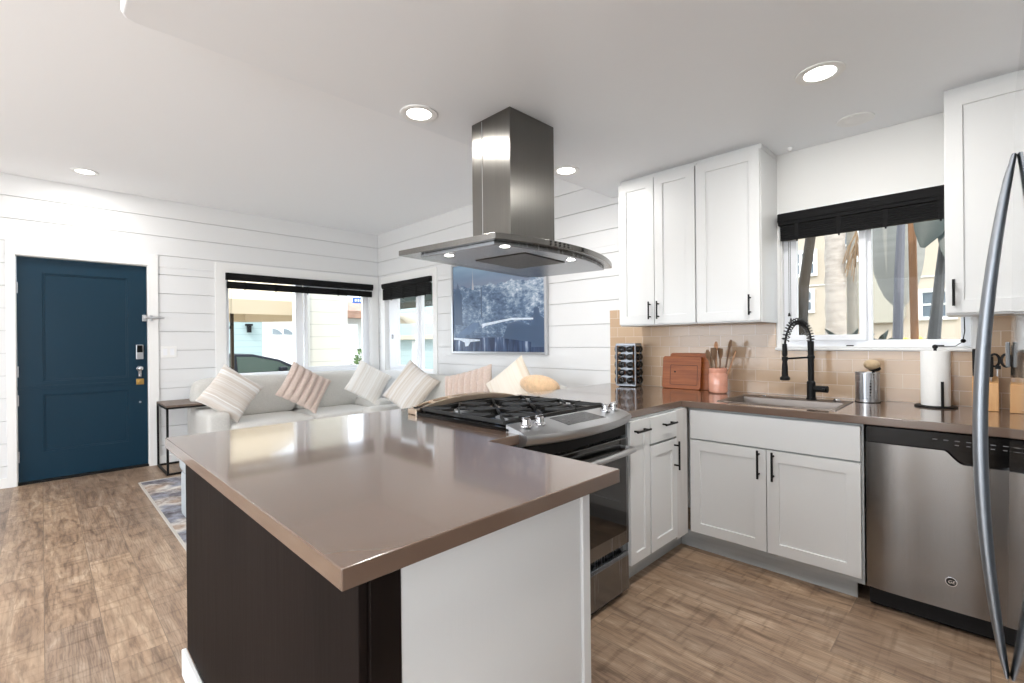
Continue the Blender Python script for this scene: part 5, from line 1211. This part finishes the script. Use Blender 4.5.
# beige apartment building behind the kitchen window
ab = thing('apartment_building', 'beige stucco building with white windows outside the sink window', 'building', (2, 16, GZ))
G().box(-9, 8, 13.0, 18, GZ, 9).obj('wall', M_BEIGE, ab)
M_BW = mat('dark_window_glass', (90, 100, 108), 0.1)
for (wx0, wx1, wz0, wz1) in ((-3.50, -2.82, 2.72, 3.35), (-3.35, -2.88, 1.85, 2.42), (-2.36, -1.72, 2.95, 3.75), (-1.02, -0.42, 1.60, 2.24), (1.4, 2.1, 1.6, 2.3), (0.6, 1.3, 2.95, 3.75), (-6.4, -5.7, 1.85, 2.45), (-6.3, -5.6, 2.8, 3.5)):
    f = G(); f.plate((wx0, wx1, wz0, wz1), (wx0+0.07, wx1-0.07, wz0+0.07, wz1-0.07), FY(13.0), -0.06, 0.0); fbox(f, FY(13.0), (wx0+wx1)/2-0.03, (wx0+wx1)/2+0.03, -0.05, 0, wz0+0.07, wz1-0.07); fbox(f, FY(13.0), wx0+0.07, wx1-0.07, -0.04, 0, (wz0+wz1)/2-0.02, (wz0+wz1)/2+0.02)
    f = f.obj('window', M_WHT, ab); G().box(wx0+0.07, wx1-0.07, 12.985, 12.999, wz0+0.07, wz1-0.07).obj('pane', M_BW, f)

G().box(-9, 8, 12.97, 12.999, 2.49, 2.51).obj('string_course', M_WHT, ab)
# palm trunk
pm = thing('palm_tree', 'pale rough palm trunk outside the left pane of the sink window', 'tree', (-1.33, 7.0, GZ))
g = G(); rs = []
for i in range(40):
    z = GZ+i*0.16; q = 0.105+0.012*(i % 2)
    rs.append([(-1.33+q*math.cos(2*PI*k/14), 7.0+q*math.sin(2*PI*k/14), z) for k in range(14)])
g.rings(rs); g.obj('trunk', M_BARK, pm)
g = G()
for k in range(16):
    a = 2*PI*k/16; L = 1.7; top_ = (-1.33, 7.0, GZ+6.2)
    bigleaf(g, top_, (-1.33+L*math.cos(a), 7+L*math.sin(a), GZ+6.2+0.7-0.3*(k % 3)), 0.28, 0.7)
g.obj('fronds', M_LEAF, pm)
g = G()
for k in range(26):
    a = random.uniform(0, 2*PI); q = random.uniform(0.03, 0.22); z = random.uniform(2.0, 2.3); g.tube([(-1.10, 6.95, z+0.25), (-1.10+q*math.cos(a)*0.6, 6.95+0.3*q*math.sin(a), z+0.1), (-1.10+q*math.cos(a), 6.95+0.4*q*math.sin(a), z-0.1)], 0.006, 4)
g.obj('dry_fibres', mat('tan_fibre', (128, 104, 78), 0.9), pm)
t_ = thing('tree_trunk', 'slender grey-green trunk beside the pale palm trunk', 'tree', (-1.20, 7.5, GZ))
G().cyl((-1.245, 7.5, GZ), (-1.245, 7.5, 5.0), 0.06, 0.05, n=12).obj('trunk', mat('grey_bark', (124, 118, 108), 0.9, noise=((6, 6, 14), 0.15)), t_)  # mottled grey-brown bark of the slimmer trunk
# bird-of-paradise stems and leaves close to the glass
p1_ = thing('leaning_trunk', 'leaning dark brown trunk at the left edge of the sink window', 'tree', (-1.17, 4.6, GZ))
G().tube([(-1.165, 4.6, GZ), (-1.14, 4.6, 0.9), (-1.10, 4.6, 1.7), (-1.02, 4.6, 2.3), (-0.92, 4.6, 2.9)], [0.055, 0.05, 0.04, 0.036, 0.03], 12).obj('trunk', M_STEM, p1_)
p2_ = thing('bird_of_paradise', 'grey-stemmed plant with one huge pale leaf in the right pane', 'plant', (-0.56, 5.3, GZ))
G().tube([(-0.565, 5.3, GZ), (-0.56, 5.3, 1.0), (-0.54, 5.3, 1.8), (-0.51, 5.3, 2.6)], [0.045, 0.038, 0.034, 0.024], 10).obj('stem', M_GSTEM, p2_)
g = G(); bigleaf(g, (-0.545, 5.36, 1.50), (-0.60, 5.5, 3.1), 0.40, 0); g.obj('leaf', M_LEAFG, p2_)
bx_ = thing('utility_box', 'grey rounded utility box on the beige building wall', 'utility box', (-1.1, 12.9, 1.2))
P = rrect(0.86, 1.1, 0.14); G().hull8([(-1.62+p[0]*0.95, 12.84, 2.22+p[1]*1.2) for p in P], [(-1.62+p[0]*0.95, 12.969, 2.22+p[1]*1.2) for p in P]).obj('cover', mat('beige_grey_box', (150, 144, 130), 0.6), bx_, bevel=0.02)
P = rrect(0.05, 0.04, 0.01); G().box(-1.36, -1.25, 12.81, 12.839, 2.1, 2.2).obj('hasp', M_GSTEM, bx_)
tag(rebase(G().hull8([(-0.425, 5.0, GZ), (-0.375, 5.0, GZ), (-0.375, 5.05, GZ), (-0.425, 5.05, GZ)], [(-0.46, 5.0, 2.9), (-0.41, 5.0, 2.9), (-0.41, 5.05, 2.9), (-0.46, 5.05, 2.9)]).obj('wooden_post', M_POST, bevel=0.004), (-0.41, 5.03, GZ)), 'reddish brown wooden post outside the right pane of the sink window', 'post')
p3_ = thing('banana_plant', 'dark leafed plant at the right edge of the sink window', 'plant', (-0.28, 4.7, GZ))
G().tube([(-0.30, 4.7, GZ), (-0.285, 4.7, 1.2), (-0.245, 4.7, 1.7), (-0.19, 4.7, 2.3)], [0.045, 0.04, 0.03, 0.02], 10).obj('stem', mat('dark_grey_stem', (58, 57, 56), 0.6), p3_)
g = G(); bigleaf(g, (-0.19, 4.7, 2.42), (-0.33, 4.55, 1.90), 0.26, 0); bigleaf(g, (-0.10, 4.75, 2.2), (-0.2, 4.6, 1.80), 0.22, 0); g.obj('leaf', M_LEAFD, p3_)
for (x, y, label) in ((-0.80, 4.6, 'dark spiky agave at the middle of the window sill line'), (-0.74, 5.75, 'dark spiky agave just right of the window mullion')):
    ag = thing('agave', label, 'plant', (x, y, GZ)); g = G()
    for k in range(11):
        a = 2*PI*k/11+x; L = 0.11+0.04*(k % 3); bigleaf(g, (x, y, 1.16), (x+L*math.cos(a), y+L*0.7*math.sin(a), 1.22+0.045*(k % 4)), 0.04, 0.03)
    g.obj('leaves', M_LEAFD, ag); G().cyl((x, y, GZ), (x, y, 1.17), 0.03, n=8).obj('stem', M_STEM, ag)
fl = thing('flowering_shrub', 'low shrub with yellow flowers below the right pane', 'plant', (-0.62, 6.0, GZ)); g = G()
for k in range(60): g.ball((-0.62+random.uniform(-0.17, 0.17), 6.0+random.uniform(-0.12, 0.12), 1.17+random.uniform(-0.05, 0.07)), 0.022, 4)
g.obj('flowers', mat('yellow_petal', (226, 196, 72), 0.7), fl)
g = G()
for k in range(70):
    p = (-0.62+random.uniform(-0.2, 0.2), 6.0+random.uniform(-0.15, 0.15), random.uniform(0.2, 1.1)); bigleaf(g, p, (p[0]+random.uniform(-0.1, 0.1), p[1]+random.uniform(-0.1, 0.1), p[2]+0.1), 0.04)
g.obj('foliage', M_LEAF, fl); G().cyl((-0.62, 6, GZ), (-0.62, 6, 1.1), 0.03, n=8).obj('stem', M_STEM, fl)
# outside the corner window
pcn = thing('patio_canopy', 'dark green patio canopy across the top of the narrow corner window', 'canopy', (-9.4, 6.3, GZ)); g = G()
g.prismy([(-11.4, 2.16), (-7.4, 2.16), (-7.4, 2.42), (-8.4, 2.75), (-10.4, 2.75), (-11.4, 2.42)], 5.9, 7.0); g.obj('roof', mat('dark_green_canvas', (30, 40, 34), 0.8), pcn)
for x in (-11.3, -7.5): G().cyl((x, 6.4, GZ), (x, 6.4, 2.159), 0.03, n=8).obj('pole', M_WHT, pcn)
nb = thing('garden_house', 'pale teal garden house seen through the narrow corner window', 'house', (-12.7, 10, GZ))
G().box(-16.0, -9.5, 9.5, 10.5, GZ, 3.6).obj('wall', M_SIDT, nb); G().box(-16.0, -9.2, 9.2, 9.499, 1.35, 1.5).obj('porch_roof', mat('tan_roof', (180, 168, 150), 0.8), nb)
G().box(-12.9, -12.2, 9.44, 9.499, 0.5, 1.3).obj('window', M_BW, nb); G().box(-14.6, -13.9, 9.44, 9.499, GZ, 1.3).obj('door', M_WHT, nb)
u2 = thing('awning', 'tan canvas awning beyond the narrow corner window', 'awning', (-11.2, 7.2, GZ))
G().hull8([(-12.1, 6.7, 1.80), (-10.85, 6.9, 1.74), (-10.85, 8.0, 1.78), (-12.1, 8.0, 1.82)], [(-12.1, 6.7, 2.0), (-11.5, 6.9, 2.05), (-11.5, 8.0, 2.05), (-12.1, 8.0, 2.05)]).obj('canvas', MATS['beige_canvas'], u2)
for x in (-12.05, -10.95): G().cyl((x, 7.3, GZ), (x, 7.3, 1.76), 0.02, n=8).obj('pole', M_WHT, u2)
lf = thing('garden_arch', 'white wooden a-frame trellis outside the narrow corner window', 'trellis', (-9.5, 6.1, GZ)); g = G()
for sx in (-1, 1): g.hull8([(-9.35+sx*0.34-0.03, 6.2, GZ), (-9.35+sx*0.34+0.03, 6.2, GZ), (-9.35+sx*0.34+0.03, 6.25, GZ), (-9.35+sx*0.34-0.03, 6.25, GZ)], [(-9.35+sx*0.03-0.03, 6.2, 1.45), (-9.35+sx*0.03+0.03, 6.2, 1.45), (-9.35+sx*0.03+0.03, 6.25, 1.45), (-9.35+sx*0.03-0.03, 6.25, 1.45)])
for z in (0.1, 0.5, 0.9): g.box(-9.35-0.34*(1.45-z)/1.9, -9.35+0.34*(1.45-z)/1.9, 6.205, 6.245, z, z+0.05)
g.obj('frame', M_WHT, lf)
bush('patio_shrub', 'brown-green potted shrub low in the narrow corner window', (-9.75, 5.75, 0.15), 0.36, 160, mat('rusty_leaf', (112, 88, 72), 0.7, noise=(8, 0.4)), 'plant')
# shrubs to the right of the porch column
bush('climbing_shrub', 'thin green shrub in front of the white garage at the window edge', (-14.3, 7.68, 0.35), 0.55, 160, M_LEAF, 'plant')
